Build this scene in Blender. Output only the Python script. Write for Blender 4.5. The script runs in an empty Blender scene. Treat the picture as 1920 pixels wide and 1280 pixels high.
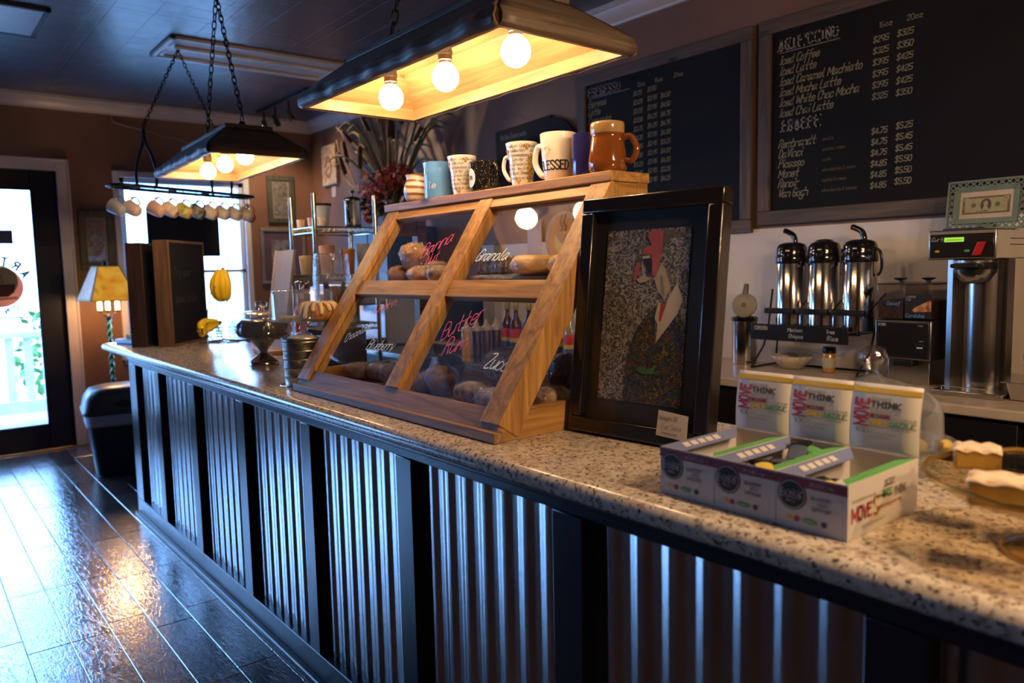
import bpy, math, random
from mathutils import Matrix, Vector
from math import sin, cos, pi, radians, sqrt, atan2
S = bpy.context.scene
COL = S.collection
# ---------------------------------------------------------------- camera, sky, exposure
cd = bpy.data.cameras.new('camera'); cam = bpy.data.objects.new('camera', cd); COL.objects.link(cam)
def set_camera(yaw, pitch, roll, fpx, loc):
    d = Vector((cos(pitch)*cos(yaw), cos(pitch)*sin(yaw), sin(pitch)))
    r = d.cross(Vector((0,0,1))).normalized(); u = r.cross(d)
    c, s = cos(roll), sin(roll)
    r2 = c*r + s*u; u2 = -s*r + c*u
    m = Matrix((( r2.x,u2.x,-d.x,loc[0]),(r2.y,u2.y,-d.y,loc[1]),(r2.z,u2.z,-d.z,loc[2]),(0,0,0,1)))
    cam.matrix_world = m
    cd.sensor_width = 36; cd.lens = 36*fpx/1920
    cd.clip_start = .02; cd.clip_end = 200
set_camera(radians(141.13826), radians(-5.47073), radians(-1.28565), 1430.26, (0,0,1.34))
cd.dof.use_dof = True; cd.dof.focus_distance = 2.15; cd.dof.aperture_fstop = 3.0
S.camera = cam
W = bpy.data.worlds.new('overcast_daylight'); S.world = W; W.use_nodes = True
bg = W.node_tree.nodes['Background']; bg.inputs[0].default_value = (.235,.49,1,1); bg.inputs[1].default_value = 11.5
S.view_settings.view_transform = 'Standard'; S.view_settings.look = 'None'
S.view_settings.exposure = 0.75; S.view_settings.gamma = 1; S.view_settings.use_curve_mapping = False
def portal(name, loc, rot, sx, sy):
    l = bpy.data.lights.new(name, 'AREA'); l.shape = 'RECTANGLE'; l.size = sx; l.size_y = sy
    l.cycles.is_portal = True
    o = bpy.data.objects.new(name, l); COL.objects.link(o); o.location = loc; o.rotation_euler = rot
portal('door_daylight', (-7.02,.49,1.12), (0,radians(-90),0), 1.86, .80)
portal('window_daylight', (-7.02,2.0,1.43), (0,radians(-90),0), 1.46, 1.0)
portal('added_window_daylight', (-7.02,-1.35,1.17), (0,radians(-90),0), 1.36, 2.0)  # portal for the unseen window added further along the left wall
for i_ in range(3):   # the next lamp of the row, hanging over the counter beside the camera
    l = bpy.data.lights.new('near_pendant_bulb','POINT'); l.energy=16; l.color=(1,.66,.38); l.shadow_soft_size=.04
    o = bpy.data.objects.new('near_pendant_bulb',l); COL.objects.link(o); o.location=(-.10+.315*i_,1.2,1.90)
for p_,t_,e_ in (((-6.47,2.5,2.58),(-6.47,3.17,2.2),14),((-6.22,2.5,2.58),(-6.9,2.85,1.8),22),((-5.95,2.5,2.58),(-5.05,2.80,1.95),38)):   # the three heads of the track light
    l = bpy.data.lights.new('track_spot','SPOT'); l.energy=e_; l.color=(1,.68,.42); l.spot_size=radians(75); l.spot_blend=.8; l.shadow_soft_size=.03
    o = bpy.data.objects.new('track_spot',l); COL.objects.link(o); o.location=p_; o.rotation_euler=(Vector(t_)-Vector(p_)).to_track_quat('-Z','Y').to_euler()
# ---------------------------------------------------------------- helpers
class MB:
    def __init__(s): s.v=[]; s.f=[]; s.m=[]; s.T=Matrix.Identity(4)
    def add(s, vs, fs, m=0):
        b=len(s.v); s.v += [s.T@Vector(p) for p in vs]
        s.f += [tuple(b+i for i in f) for f in fs]; s.m += [m]*len(fs); return s
    def box(s, x0,x1,y0,y1,z0,z1, m=0):
        return s.add([(x0,y0,z0),(x1,y0,z0),(x1,y1,z0),(x0,y1,z0),(x0,y0,z1),(x1,y0,z1),(x1,y1,z1),(x0,y1,z1)],
          [(3,2,1,0),(4,5,6,7),(0,1,5,4),(1,2,6,5),(2,3,7,6),(3,0,4,7)], m)
    def hexa(s, b, t, m=0):
        return s.add(list(b)+list(t), [(3,2,1,0),(4,5,6,7),(0,1,5,4),(1,2,6,5),(2,3,7,6),(3,0,4,7)], m)
    def tube(s, pts, r, n=8, closed=False, m=0, cap=True):
        P=[Vector(p) for p in pts]; k=len(P)
        R_=r if isinstance(r,(list,tuple)) else [r]*k
        vs=[]; fs=[]; up=None
        for i in range(k):
            t=(P[(i+1)%k]-P[i-1]) if closed else (P[min(i+1,k-1)]-P[max(i-1,0)])
            if t.length<1e-9: t=Vector((0,0,1))
            t.normalize()
            if up is None:
                up=Vector((0,0,1)) if abs(t.z)<.9 else Vector((1,0,0))
            up=(up-t*up.dot(t))
            if up.length<1e-6: up=t.orthogonal()
            up.normalize(); sd=t.cross(up)
            for j in range(n):
                a=2*pi*j/n; vs.append(P[i]+(up*cos(a)+sd*sin(a))*R_[i])
        kk=k if closed else k-1
        for i in range(kk):
            for j in range(n):
                a=i*n+j; b=i*n+(j+1)%n; c=((i+1)%k)*n+(j+1)%n; d=((i+1)%k)*n+j
                fs.append((a,b,c,d))
        if cap and not closed:
            fs.append(tuple(range(n))[::-1]); fs.append(tuple((k-1)*n+j for j in range(n)))
        return s.add(vs,fs,m)
    def lathe(s, prof, n=32, m=0, wob=None, ms=None):
        vs=[]; fs=[]; k=len(prof); mm=[]
        for i,(r,z) in enumerate(prof):
            for j in range(n):
                a=2*pi*j/n; q=r*(wob(a,z) if wob else 1); vs.append((q*cos(a),q*sin(a),z))
        b=len(s.m)
        for i in range(k-1):
            for j in range(n):
                fs.append((i*n+j,i*n+(j+1)%n,(i+1)*n+(j+1)%n,(i+1)*n+j)); mm.append(ms[i] if ms else m)
        if prof[0][0]>1e-6: fs.append(tuple(range(n))[::-1]); mm.append(ms[0] if ms else m)
        if prof[-1][0]>1e-6: fs.append(tuple((k-1)*n+j for j in range(n))); mm.append(ms[-1] if ms else m)
        s.add(vs,fs,m)
        for i in range(len(mm)): s.m[b+i]=mm[i]
        return s
    def ball(s, c, r, nu=20, nv=12, m=0, fn=None):
        if not isinstance(r,(tuple,list)): r=(r,r,r)
        vs=[];fs=[]
        for i in range(nv+1):
            t=pi*i/nv
            for j in range(nu):
                a=2*pi*j/nu; d=Vector((sin(t)*cos(a),sin(t)*sin(a),-cos(t)))
                q=fn(d) if fn else 1
                vs.append((c[0]+r[0]*d.x*q,c[1]+r[1]*d.y*q,c[2]+r[2]*d.z*q))
        for i in range(nv):
            for j in range(nu): fs.append((i*nu+j,i*nu+(j+1)%nu,(i+1)*nu+(j+1)%nu,(i+1)*nu+j))
        return s.add(vs,fs,m)
    def prism(s, poly, h, mp=None, m=0):
        mp=mp or (lambda a,b,c:(a,b,c)); n=len(poly)
        vs=[mp(a,b,0) for a,b in poly]+[mp(a,b,h) for a,b in poly]
        return s.add(vs,[tuple(range(n))[::-1],tuple(range(n,2*n))]+[(i,(i+1)%n,n+(i+1)%n,n+i) for i in range(n)],m)
    def grid(s, nu, nv, fn, m=0):
        vs=[fn(i/nu,j/nv) for j in range(nv+1) for i in range(nu+1)]
        return s.add(vs,[(j*(nu+1)+i,j*(nu+1)+i+1,(j+1)*(nu+1)+i+1,(j+1)*(nu+1)+i) for j in range(nv) for i in range(nu)],m)
    def build(s, name, mats, parent=None, bevel=0, sharp=40, loc=None, rz=0, solid=0, sub=0):
        me=bpy.data.meshes.new(name); me.from_pydata([tuple(v) for v in s.v],[],s.f)
        if not isinstance(mats,(list,tuple)): mats=[mats]
        for x in mats: me.materials.append(x)
        if len(mats)>1: me.polygons.foreach_set('material_index',s.m)
        me.polygons.foreach_set('use_smooth',[True]*len(s.f)); me.set_sharp_from_angle(angle=radians(sharp))
        me.update()
        o=bpy.data.objects.new(name,me); COL.objects.link(o)
        if parent: o.parent=parent
        if loc: o.location=loc
        if rz: o.rotation_euler=(0,0,rz)
        if solid:
            q=o.modifiers.new('shell','SOLIDIFY'); q.thickness=solid; q.offset=0
        if bevel:
            q=o.modifiers.new('edge','BEVEL'); q.width=bevel; q.segments=2; q.limit_method='ANGLE'; q.angle_limit=radians(40)
        if sub:
            q=o.modifiers.new('sub','SUBSURF'); q.levels=sub; q.render_levels=sub
        return o
def trs(loc=(0,0,0), rx=0, ry=0, rz=0, sc=1):
    return Matrix.Translation(loc)@Matrix.Rotation(rz,4,'Z')@Matrix.Rotation(ry,4,'Y')@Matrix.Rotation(rx,4,'X')@Matrix.Scale(sc,4)
def tag(o, label, cat, group=None, kind=None):
    o['label']=label; o['category']=cat
    if group: o['group']=group
    if kind: o['kind']=kind
    return o
def thing(name, label, cat, loc=(0,0,0), rz=0, group=None, rx=0, ry=0):
    o=bpy.data.objects.new(name,None); COL.objects.link(o); o.empty_display_size=.05
    o.location=loc; o.rotation_euler=(rx,ry,rz); return tag(o,label,cat,group)
def struct(name, mb, mats, parent=None, **k):
    o=mb.build(name,mats,parent,**k)
    if not parent: o['kind']='structure'
    return o
def kids(o): return [c for c in bpy.data.objects if c.parent==o]
def dup(o, loc=None, rz=None, label=None, group=None, parent=None, rot=None):
    c=o.copy(); COL.objects.link(c)
    if parent: c.parent=parent
    if loc is not None: c.location=loc
    if rz is not None: c.rotation_euler=(0,0,rz)
    if rot is not None: c.rotation_euler=rot
    if label: c['label']=label
    if group: c['group']=group
    for ch in kids(o): dup(ch,parent=c)
    return c
def smooth(P, n=5, closed=False):
    P=[Vector(p) for p in P]; k=len(P); out=[]
    if k<3: return P
    for i in range(k if closed else k-1):
        g=(lambda q:P[q%k]) if closed else (lambda q:P[min(max(q,0),k-1)])
        a,b,c,d=g(i-1),g(i),g(i+1),g(i+2)
        for j in range(n):
            t=j/n; out.append(.5*((2*b)+(c-a)*t+(2*a-5*b+4*c-d)*t*t+(3*b-a-3*c+d)*t**3))
    if not closed: out.append(P[-1])
    return out
# ---- hand lettering: a single-stroke alphabet drawn as ribbons
GL={'a':'4g3h1h0f0e1d2d4g|4h4e5d','b':'0k0d|0f1h3h4f3d1d0e','c':'4g3h1h0f0e1d3d4e','d':'4g3h1h0f0e1d2d4f|4k4e5d','e':'0f3f4g3h1h0f0e1d3d4e',
'f':'4k3k2j2a|0h4h','g':'4g3h1h0f0e1d2d4f|4h4b3a1a0b','h':'0k0d|0f1h3h4g4d','i':'1h1e2d|1j1k','j':'2h2b1a0a|2j2k','k':'0k0d|4h0f4d','l':'1k1e2d3d','m':'0h0d|0f1h2h3g3d|3f4h5h6g6d',
'n':'0h0d|0f1h3h4g4d','o':'2h1h0f0e1d3d4e4f3h2h','p':'0h0a|0f1h3h4f3d1d0e','q':'4g3h1h0f0e1d2d4f|4h4a','r':'0h0d|0f1h3h','s':'4g3h1h0g4e3d1d0e','t':'2k2e3d4d|0h4h',
'u':'0h0e1d2d4f|4h4d','v':'0h2d4h','w':'0h1d3g5d6h','x':'0h4d|4h0d','y':'0h2d|4h1a0a','z':'0h4h0d4d',
'A':'0d2k4d|1f3f','B':'0d0k3k4j4i3h0h|3h4g4e3d0d','C':'4j3k1k0i0f1d3d4e','D':'0d0k2k4i4f2d0d','E':'4k0k0d4d|0h3h','F':'4k0k0d|0h3h','G':'4j3k1k0i0f1d3d4f4g2g','H':'0k0d|4k4d|0h4h',
'I':'0k2k|1k1d|0d2d','J':'3k3e2d1d0e','K':'0k0d|4k0g4d','L':'0k0d4d','M':'0d0k3f6k6d','N':'0d0k4d4k','O':'2k1k0i0f1d3d4f4i3k2k','P':'0d0k3k4j4i3h0h','Q':'2k1k0i0f1d3d4f4i3k2k|3f4d','R':'0d0k3k4j4i3h0h|2h4d',
'S':'4j3k1k0j0i4f4e3d1d0e','T':'0k4k|2k2d','U':'0k0e1d3d4e4k','V':'0k2d4k','W':'0k1d3i5d6k','X':'0k4d|4k0d','Y':'0k2g4k|2g2d','Z':'0k4k0d4d',
'0':'2k1k0i0f1d3d4f4i3k2k','1':'1j2k2d','2':'0j1k3k4j4i0d4d','3':'0j1k3k4j4i3h2h|3h4g4e3d1d0e','4':'3d3k0f4f','5':'4k0k0h3h4g4e3d1d0e','6':'3k1j0g0e1d3d4e4f3g0g','7':'0k4k1d',
'8':'2h0i0j1k3k4j4i2h0f0e1d3d4e4f2h','9':'4g1g0h0j1k3k4j4g3d','$':'4j3k1k0j0i4f4e3d1d0e|2l2c','.':'1d1e',"'":'1k1i','%':'0d4k|0j1k|3d4e','(':'2k1i1f2d','&':'4d0j1k2j0e1d2d4f','-':'0g3g'}
def text(mb, s, mp, cap, w=None, slant=.25, sm=True, serif=False, sp=1.5, x0=0, y0=0, m=0, narrow=1):
    u=cap/7; w=w or cap*.11; x=x0
    def strip(pts):
        k=len(pts); vs=[]
        if not sm and k>2:
            for i in range(k-1): strip([pts[i],pts[i+1]])
            return
        for i in range(k):
            t=pts[min(i+1,k-1)]-pts[max(i-1,0)]
            t=t.normalized() if t.length>1e-9 else Vector((1,0))
            nrm=Vector((-t.y,t.x))*w/2; e=t*(w/2)*(1 if i==k-1 else -1 if i==0 else 0)
            vs+= [mp(*(pts[i]+nrm+e)), mp(*(pts[i]-nrm+e))]
        mb.add(vs,[(2*i,2*i+1,2*i+3,2*i+2) for i in range(k-1)],m)
    for ch in s:
        if ch==' ': x+=3.2*u*narrow; continue
        g=GL.get(ch)
        if not g: x+=3*u; continue
        wd=0
        for st in g.split('|'):
            raw=[(int(st[i]),ord(st[i+1])-100) for i in range(0,len(st),2)]
            wd=max(wd,max(q[0] for q in raw))
            P=[Vector((x+a*u*narrow+b*u*slant, y0+b*u)) for a,b in raw]
            strip([Vector((q.x,q.y)) for q in (smooth([(p.x,p.y,0) for p in P],3) if sm else P)])
            if serif:
                for q in (raw[0],raw[-1]):
                    if q[1] in (0,7): 
                        c=Vector((x+q[0]*u*narrow+q[1]*u*slant,y0+q[1]*u)); strip([c-Vector((u*1.1,0)),c+Vector((u*1.1,0))])
        x+=(wd+sp)*u*narrow
    return x
# ---- materials
MC={}
def nmat(name):
    m=bpy.data.materials.new(name); m.use_nodes=True; nt=m.node_tree
    return m,nt,nt.nodes['Principled BSDF']
def N(nt,t,**k):
    n=nt.nodes.new('ShaderNode'+t)
    for a,b in k.items():
        if a in n.inputs.keys(): n.inputs[a].default_value=b
        else: setattr(n,a,b)
    return n
def coords(nt, sc=(1,1,1), rot=(0,0,0), loc=(0,0,0)):
    tc=N(nt,'TexCoord'); mp=N(nt,'Mapping'); nt.links.new(tc.outputs['Object'],mp.inputs[0])
    mp.inputs['Scale'].default_value=sc; mp.inputs['Rotation'].default_value=rot; mp.inputs['Location'].default_value=loc; return mp.outputs[0]
def ramp(nt, src, stops, interp='LINEAR'):
    r=N(nt,'ValToRGB'); cr=r.color_ramp; cr.interpolation=interp
    while len(cr.elements)<len(stops): cr.elements.new(.5)
    for e,(p,c) in zip(cr.elements,stops): e.position=p; e.color=tuple(c)+(1,) if len(c)==3 else c
    nt.links.new(src,r.inputs[0]); return r.outputs[0]
def bump(nt, b, src, st=.3, dist=.002, prev=None):
    n=N(nt,'Bump'); n.inputs['Strength'].default_value=st; n.inputs['Distance'].default_value=dist
    nt.links.new(src,n.inputs['Height']); nt.links.new(n.outputs[0],b.inputs['Normal'])
    if prev: nt.links.new(prev.outputs[0],n.inputs['Normal'])
    return n
def P(name, c, rough=.5, metal=0, var=.15, sc=8, bmp=0, coat=0, emit=None, es=0, spec=None):
    """plain procedural material: base colour with a soft noise variation"""
    if name in MC: return MC[name]
    m,nt,b=nmat(name)
    n=N(nt,'TexNoise'); n.inputs['Scale'].default_value=sc; n.inputs['Detail'].default_value=4; nt.links.new(coords(nt),n.inputs['Vector'])
    lo=tuple(x*(1-var) for x in c); hi=tuple(min(1,x*(1+var)) for x in c)
    nt.links.new(ramp(nt,n.outputs[0],[(.3,lo),(.7,hi)]),b.inputs['Base Color'])
    b.inputs['Roughness'].default_value=rough; b.inputs['Metallic'].default_value=metal
    if coat: b.inputs['Coat Weight'].default_value=coat; b.inputs['Coat Roughness'].default_value=.08
    if spec is not None: b.inputs['Specular IOR Level'].default_value=spec
    if bmp: bump(nt,b,n.outputs[0],bmp,.003)
    if emit: b.inputs['Emission Color'].default_value=emit+(1,); b.inputs['Emission Strength'].default_value=es
    MC[name]=m; return m
def wood(name, lo, hi, axis='x', rough=.5, sc=1.0, knots=True, rot=(0,0,0), coat=0, bm=.25):
    if name in MC: return MC[name]
    m,nt,b=nmat(name); k=22*sc; g=1.3*sc
    v=coords(nt,{'x':(g,k,k),'y':(k,g,k),'z':(k,k,g)}[axis],rot)
    n=N(nt,'TexNoise'); n.inputs['Scale'].default_value=2.2; n.inputs['Detail'].default_value=7; n.inputs['Roughness'].default_value=.62; n.inputs['Distortion'].default_value=.7
    nt.links.new(v,n.inputs['Vector'])
    mid=tuple((a+c)/2*1.02 for a,c in zip(lo,hi))
    col=ramp(nt,n.outputs[0],[(.28,lo),(.5,mid),(.68,hi)])
    if knots:
        v2=coords(nt,{'x':(3.2,9,9),'y':(9,3.2,9),'z':(9,9,3.2)}[axis],rot)
        vo=N(nt,'TexVoronoi'); vo.inputs['Scale'].default_value=1.0; nt.links.new(v2,vo.inputs['Vector'])
        kc=ramp(nt,vo.outputs['Distance'],[(.04,(1,1,1)),(.15,(0,0,0))])
        mx=N(nt,'Mix',data_type='RGBA'); nt.links.new(kc,mx.inputs[0]); nt.links.new(col,mx.inputs[6]); mx.inputs[7].default_value=tuple(x*.28 for x in lo)+(1,)
        col=mx.outputs[2]
    nt.links.new(col,b.inputs['Base Color']); b.inputs['Roughness'].default_value=rough
    if coat: b.inputs['Coat Weight'].default_value=coat; b.inputs['Coat Roughness'].default_value=.15
    bump(nt,b,n.outputs[0],bm,.002); MC[name]=m; return m
def glass(name, tint=(1,1,1), gloss=.06, rough=.02, bm=0, edge=.35, haze=0):
    """thin glass: clear transmission plus fresnel-like reflection"""
    if name in MC: return MC[name]
    m=bpy.data.materials.new(name); m.use_nodes=True; nt=m.node_tree; nt.nodes.remove(nt.nodes['Principled BSDF'])
    out=nt.nodes['Material Output']; tr=N(nt,'BsdfTransparent'); gl=N(nt,'BsdfGlossy'); lw=N(nt,'LayerWeight'); mx=N(nt,'MixShader')
    tr.inputs[0].default_value=tint+(1,); gl.inputs['Roughness'].default_value=rough
    lw.inputs['Blend'].default_value=.35
    rr=ramp(nt,lw.outputs['Facing'],[(0,(gloss,)*3),(.45,(gloss*1.5,)*3),(.75,(gloss*1.5+.35*(edge-gloss*1.5),)*3),(1,(edge,)*3)])
    nt.links.new(rr,mx.inputs[0]); nt.links.new(tr.outputs[0],mx.inputs[1]); nt.links.new(gl.outputs[0],mx.inputs[2]); last=mx.outputs[0]
    if haze:   # smudges and wrinkles, plus a pale veil mixed in for window glare
        df=N(nt,'BsdfDiffuse'); df.inputs[0].default_value=(.85,.87,.9,1); tl=N(nt,'BsdfTranslucent'); tl.inputs[0].default_value=(.85,.87,.9,1); m1=N(nt,'MixShader'); nt.links.new(df.outputs[0],m1.inputs[1]); nt.links.new(tl.outputs[0],m1.inputs[2])
        m2=N(nt,'MixShader'); m2.inputs[0].default_value=haze; nt.links.new(last,m2.inputs[1]); nt.links.new(m1.outputs[0],m2.inputs[2]); last=m2.outputs[0]
    nt.links.new(last,out.inputs[0])
    if bm:
        n=N(nt,'TexNoise'); n.inputs['Scale'].default_value=45; n.inputs['Detail'].default_value=2; n.inputs['Distortion'].default_value=1.5
        nt.links.new(coords(nt),n.inputs['Vector']); q=N(nt,'Bump'); q.inputs['Strength'].default_value=bm; q.inputs['Distance'].default_value=.02
        nt.links.new(n.outputs[0],q.inputs['Height']); nt.links.new(q.outputs[0],gl.inputs['Normal'])
    MC[name]=m; return m
black_metal=P('black_iron',(.012,.012,.014),.45,.6)
steel=P('brushed_steel',(.56,.54,.52),.24,1,.06,30)
chrome=P('chrome',(.75,.75,.76),.08,1,.02)
black_plastic=P('black_plastic',(.012,.012,.013),.3,0,.1)
white_ceramic=P('white_glaze',(.8,.78,.74),.15,0,.03,coat=.5)
clear=glass('clear_glass',(.93,.945,.95),.12,.015,0,.9,.075)
wrapm=glass('cling_film',(.96,.96,.96),.16,.06,1.0,.5,.012)
# ---------------------------------------------------------------- the room
wall_brown=P('brown_wall_paint',(.23,.120,.078),.6,0,.12,3,.08)
wall_white=P('white_wall_panel',(.84,.76,.68),.5,0,.05,3)
trim_white=P('white_trim_paint',(.62,.56,.55),.35,0,.04)
def floor_mat():
    m,nt,b=nmat('dark_hand_scraped_planks')
    g=N(nt,'NewGeometry'); n=N(nt,'TexNoise'); n.inputs['Scale'].default_value=2; n.inputs['Detail'].default_value=6; n.inputs['Distortion'].default_value=1.2
    nt.links.new(coords(nt,(2.2,17,1)),n.inputs['Vector'])
    ad=N(nt,'Math',operation='MULTIPLY_ADD'); nt.links.new(g.outputs['Random Per Island'],ad.inputs[0]); ad.inputs[1].default_value=.4; nt.links.new(n.outputs[0],ad.inputs[2])
    nt.links.new(ramp(nt,ad.outputs[0],[(.35,(.020,.012,.010)),(.65,(.045,.026,.021)),(1,(.085,.050,.040))]),b.inputs['Base Color'])
    r=N(nt,'Math',operation='MULTIPLY_ADD'); nt.links.new(g.outputs['Random Per Island'],r.inputs[0]); r.inputs[1].default_value=.10; r.inputs[2].default_value=.16
    nt.links.new(r.outputs[0],b.inputs['Roughness']); b.inputs['Specular IOR Level'].default_value=1.0
    b.inputs['Coat Weight'].default_value=1.0; b.inputs['Coat Roughness'].default_value=.17
    w=N(nt,'TexNoise'); w.inputs['Scale'].default_value=3; w.inputs['Detail'].default_value=3; w.inputs['Distortion'].default_value=2.2; nt.links.new(coords(nt,(5,15,1)),w.inputs['Vector'])
    q=bump(nt,b,w.outputs[0],.30,.004); nt.links.new(q.outputs[0],b.inputs['Coat Normal']); return m
random.seed(21); fm_=MB()
for r_ in range(-31,25):
    y0=r_*.136; x=-7.02-random.random()*.7
    while x<2.7:
        L_=random.choice((.55,.62,.75,.62)); a=max(x,-7.02); e_=min(x+L_,2.7); x+=L_
        if e_-a<.02: continue
        dz=[random.uniform(-.0006,0) for _ in range(3)]; bw=.0022; g_=.0008; X0,X1,Y0,Y1=a+g_,e_-g_,max(-4.12,y0+g_),min(3.29,y0+.136-g_)
        if Y1-Y0<.02: continue
        z=lambda p,q: dz[0]+(dz[1]-dz[0])*(p-X0)/(X1-X0)+(dz[2]-dz[0])*(q-Y0)/(Y1-Y0)
        o=[(X0,Y0),(X1,Y0),(X1,Y1),(X0,Y1)]; i_=[(X0+bw,Y0+bw),(X1-bw,Y0+bw),(X1-bw,Y1-bw),(X0+bw,Y1-bw)]
        fm_.add([(p,q,-.03) for p,q in o]+[(p,q,z(p,q)-.0018) for p,q in o]+[(p,q,z(p,q)) for p,q in i_],[(0,1,5,4),(1,2,6,5),(2,3,7,6),(3,0,4,7),(4,5,9,8),(5,6,10,9),(6,7,11,10),(7,4,8,11),(8,9,10,11)])
fl_=struct('floor',fm_,floor_mat(),sharp=15)
struct('subfloor',MB().box(-7.02,2.7,-4.12,3.29,-.12,-.02),P('dark_subfloor',(.010,.008,.007),.8))
def ceil_mat():
    m,nt,b=nmat('dark_blue_pressed_ceiling_tile')
    v=coords(nt,(1,1,1),(0,0,0),(.0,.13,0)); br=N(nt,'TexBrick'); nt.links.new(v,br.inputs['Vector']); br.offset=0
    br.inputs['Scale'].default_value=1; br.inputs['Brick Width'].default_value=.56; br.inputs['Row Height'].default_value=.56; br.inputs['Mortar Size'].default_value=.007; br.inputs['Mortar Smooth'].default_value=.3
    b2=N(nt,'TexBrick'); nt.links.new(coords(nt,(1,1,1),(0,0,0),(.07,.20,0)),b2.inputs['Vector']); b2.offset=0
    b2.inputs['Scale'].default_value=1; b2.inputs['Brick Width'].default_value=.14; b2.inputs['Row Height'].default_value=.28; b2.inputs['Mortar Size'].default_value=.004; b2.inputs['Mortar Smooth'].default_value=.5
    n=N(nt,'TexNoise'); n.inputs['Scale'].default_value=6; n.inputs['Detail'].default_value=5; nt.links.new(coords(nt),n.inputs['Vector'])
    c=ramp(nt,n.outputs[0],[(.3,(.032,.036,.050)),(.7,(.055,.062,.085))])
    mx=N(nt,'Mix',data_type='RGBA'); nt.links.new(br.outputs['Fac'],mx.inputs[0]); nt.links.new(c,mx.inputs[6]); mx.inputs[7].default_value=(.012,.013,.02,1)
    nt.links.new(mx.outputs[2],b.inputs['Base Color']); b.inputs['Roughness'].default_value=.34; b.inputs['Specular IOR Level'].default_value=1.0
    a=N(nt,'Math',operation='MULTIPLY_ADD'); nt.links.new(b2.outputs['Fac'],a.inputs[0]); a.inputs[1].default_value=.5; nt.links.new(n.outputs[0],a.inputs[2])
    s=N(nt,'Math',operation='SUBTRACT'); nt.links.new(a.outputs[0],s.inputs[0]); nt.links.new(br.outputs['Fac'],s.inputs[1])
    bump(nt,b,s.outputs[0],.6,.012); return m
struct('ceiling',MB().box(-7.02,2.7,-4.12,3.29,2.74,2.84),ceil_mat())
XL=-6.9; YB=3.17
w=MB()
for y0,y1,z0,z1 in ((-4.12,-2.4,0,2.74),(-2.4,-.3,0,.45),(-2.4,-.3,1.9,2.74),(-.3,.05,0,2.74),(.05,1.045,2.17,2.74),(1.045,1.49,0,2.74),(1.49,2.5,0,.70),(1.49,2.5,2.15,2.74),(2.5,3.29,0,2.74)):
    w.box(-7.02,XL,y0,y1,z0,z1)
struct('wall_left',w,wall_brown)
w=MB().box(-7.02,2.7,YB,YB+.12,1.497,2.74,0).box(-7.02,-4.08,YB,YB+.12,0,1.497,0).box(-4.08,2.7,YB-.012,YB+.12,0,1.497,1)
struct('wall_back',w,[wall_brown,wall_white])
struct('wall_right',MB().box(2.6,2.72,-4.12,3.29,0,2.74),wall_brown)
w=MB()
for x0,x1,z0,z1 in ((-7.02,-3.1,0,2.74),(-3.1,-.1,0,2.74),(-.1,2.7,0,2.74)): w.box(x0,x1,-4.12,-4,z0,z1)
struct('wall_front',w,wall_brown)
def crown(pts):
    return pts
cp=[(0,0),(.016,0),(.02,.012),(.045,.03),(.066,.058),(.07,.072),(.082,.076),(.082,.1),(0,.1)]
m=MB(); m.prism(cp,7.29,lambda a,b,c:(XL+a,-4.12+c,2.64+b)); struct('trim_1',m,trim_white,sharp=25)
m=MB(); m.prism(cp,9.6,lambda a,b,c:(XL+c,YB-a,2.64+b)); struct('trim_2',m,trim_white,sharp=25)
m=MB().box(XL,XL+.015,1.135,3.17,0,.09).box(XL,XL+.015,-4,-.05,0,.09); struct('baseboard_left',m,trim_white,bevel=.004)
# door with its casing
dblack=P('black_door_paint',(.010,.012,.024),.5,0,.1,spec=.3)
pane=glass('window_pane',(.96,.98,1),.05,.01,0,.25)
m=MB()
for y0,y1,z0,z1 in ((.05,.22,.012,2.17),(.87,1.045,.012,2.17),(.22,.87,2.02,2.17),(.22,.87,.012,.20)): m.box(-6.975,-6.925,y0,y1,z0,z1)
door=struct('door_1',m,dblack,bevel=.006)
MB().box(-6.953,-6.947,.215,.875,.195,2.025).build('glass',pane,door)
m=MB().box(-6.925,-6.91,.215,.23,.19,2.03).box(-6.925,-6.91,.865,.88,.19,2.03).box(-6.925,-6.91,.215,.88,2.015,2.03).box(-6.925,-6.91,.215,.88,.19,.205)
m.build('glazing_bead',dblack,door,bevel=.003)
# round coffee cup sticker and small sign on the glass, seen from behind
def sticker(name,c,f=.45):
    m=bpy.data.materials.new(name); m.use_nodes=True; nt=m.node_tree; nt.nodes.remove(nt.nodes['Principled BSDF']); d=N(nt,'BsdfDiffuse'); t_=N(nt,'BsdfTranslucent'); x=N(nt,'MixShader')
    n=N(nt,'TexNoise'); n.inputs['Scale'].default_value=7; nt.links.new(coords(nt),n.inputs['Vector']); k=ramp(nt,n.outputs[0],[(.3,tuple(q*.85 for q in c)),(.7,c)])
    for q in (d,t_): nt.links.new(k,q.inputs[0])
    x.inputs[0].default_value=f; nt.links.new(d.outputs[0],x.inputs[1]); nt.links.new(t_.outputs[0],x.inputs[2]); nt.links.new(x.outputs[0],nt.nodes['Material Output'].inputs[0]); return m
dec=[sticker('sticker_orange',(.85,.36,.22)),sticker('sticker_cream',(.75,.60,.36)),sticker('sticker_brown',(.20,.10,.09)),P('sticker_blue_grey',(.10,.12,.19),.7)]
def dm(o): return lambda a,b,c=0:(-6.944+o+c,.625+a,1.285+b)
def ring(r,n=32,cx=0,cy=0,sx=1): return [(cx+r*sx*cos(2*pi*i/n),cy+r*sin(2*pi*i/n)) for i in range(n)]
m=MB().prism(ring(.155,40),.0012,dm(0),0).prism(ring(.120,32,.0,.045),.0006,dm(.0012),1)
m.prism([(-.09,.02),(.10,.02),(.092,-.04),(.05,-.075),(-.03,-.075),(-.075,-.04)],.0006,dm(.0018),2)
m.prism([(-.11,-.085),(.115,-.075),(.105,-.095),(-.08,-.105)],.0006,dm(.0018),1)
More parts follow.
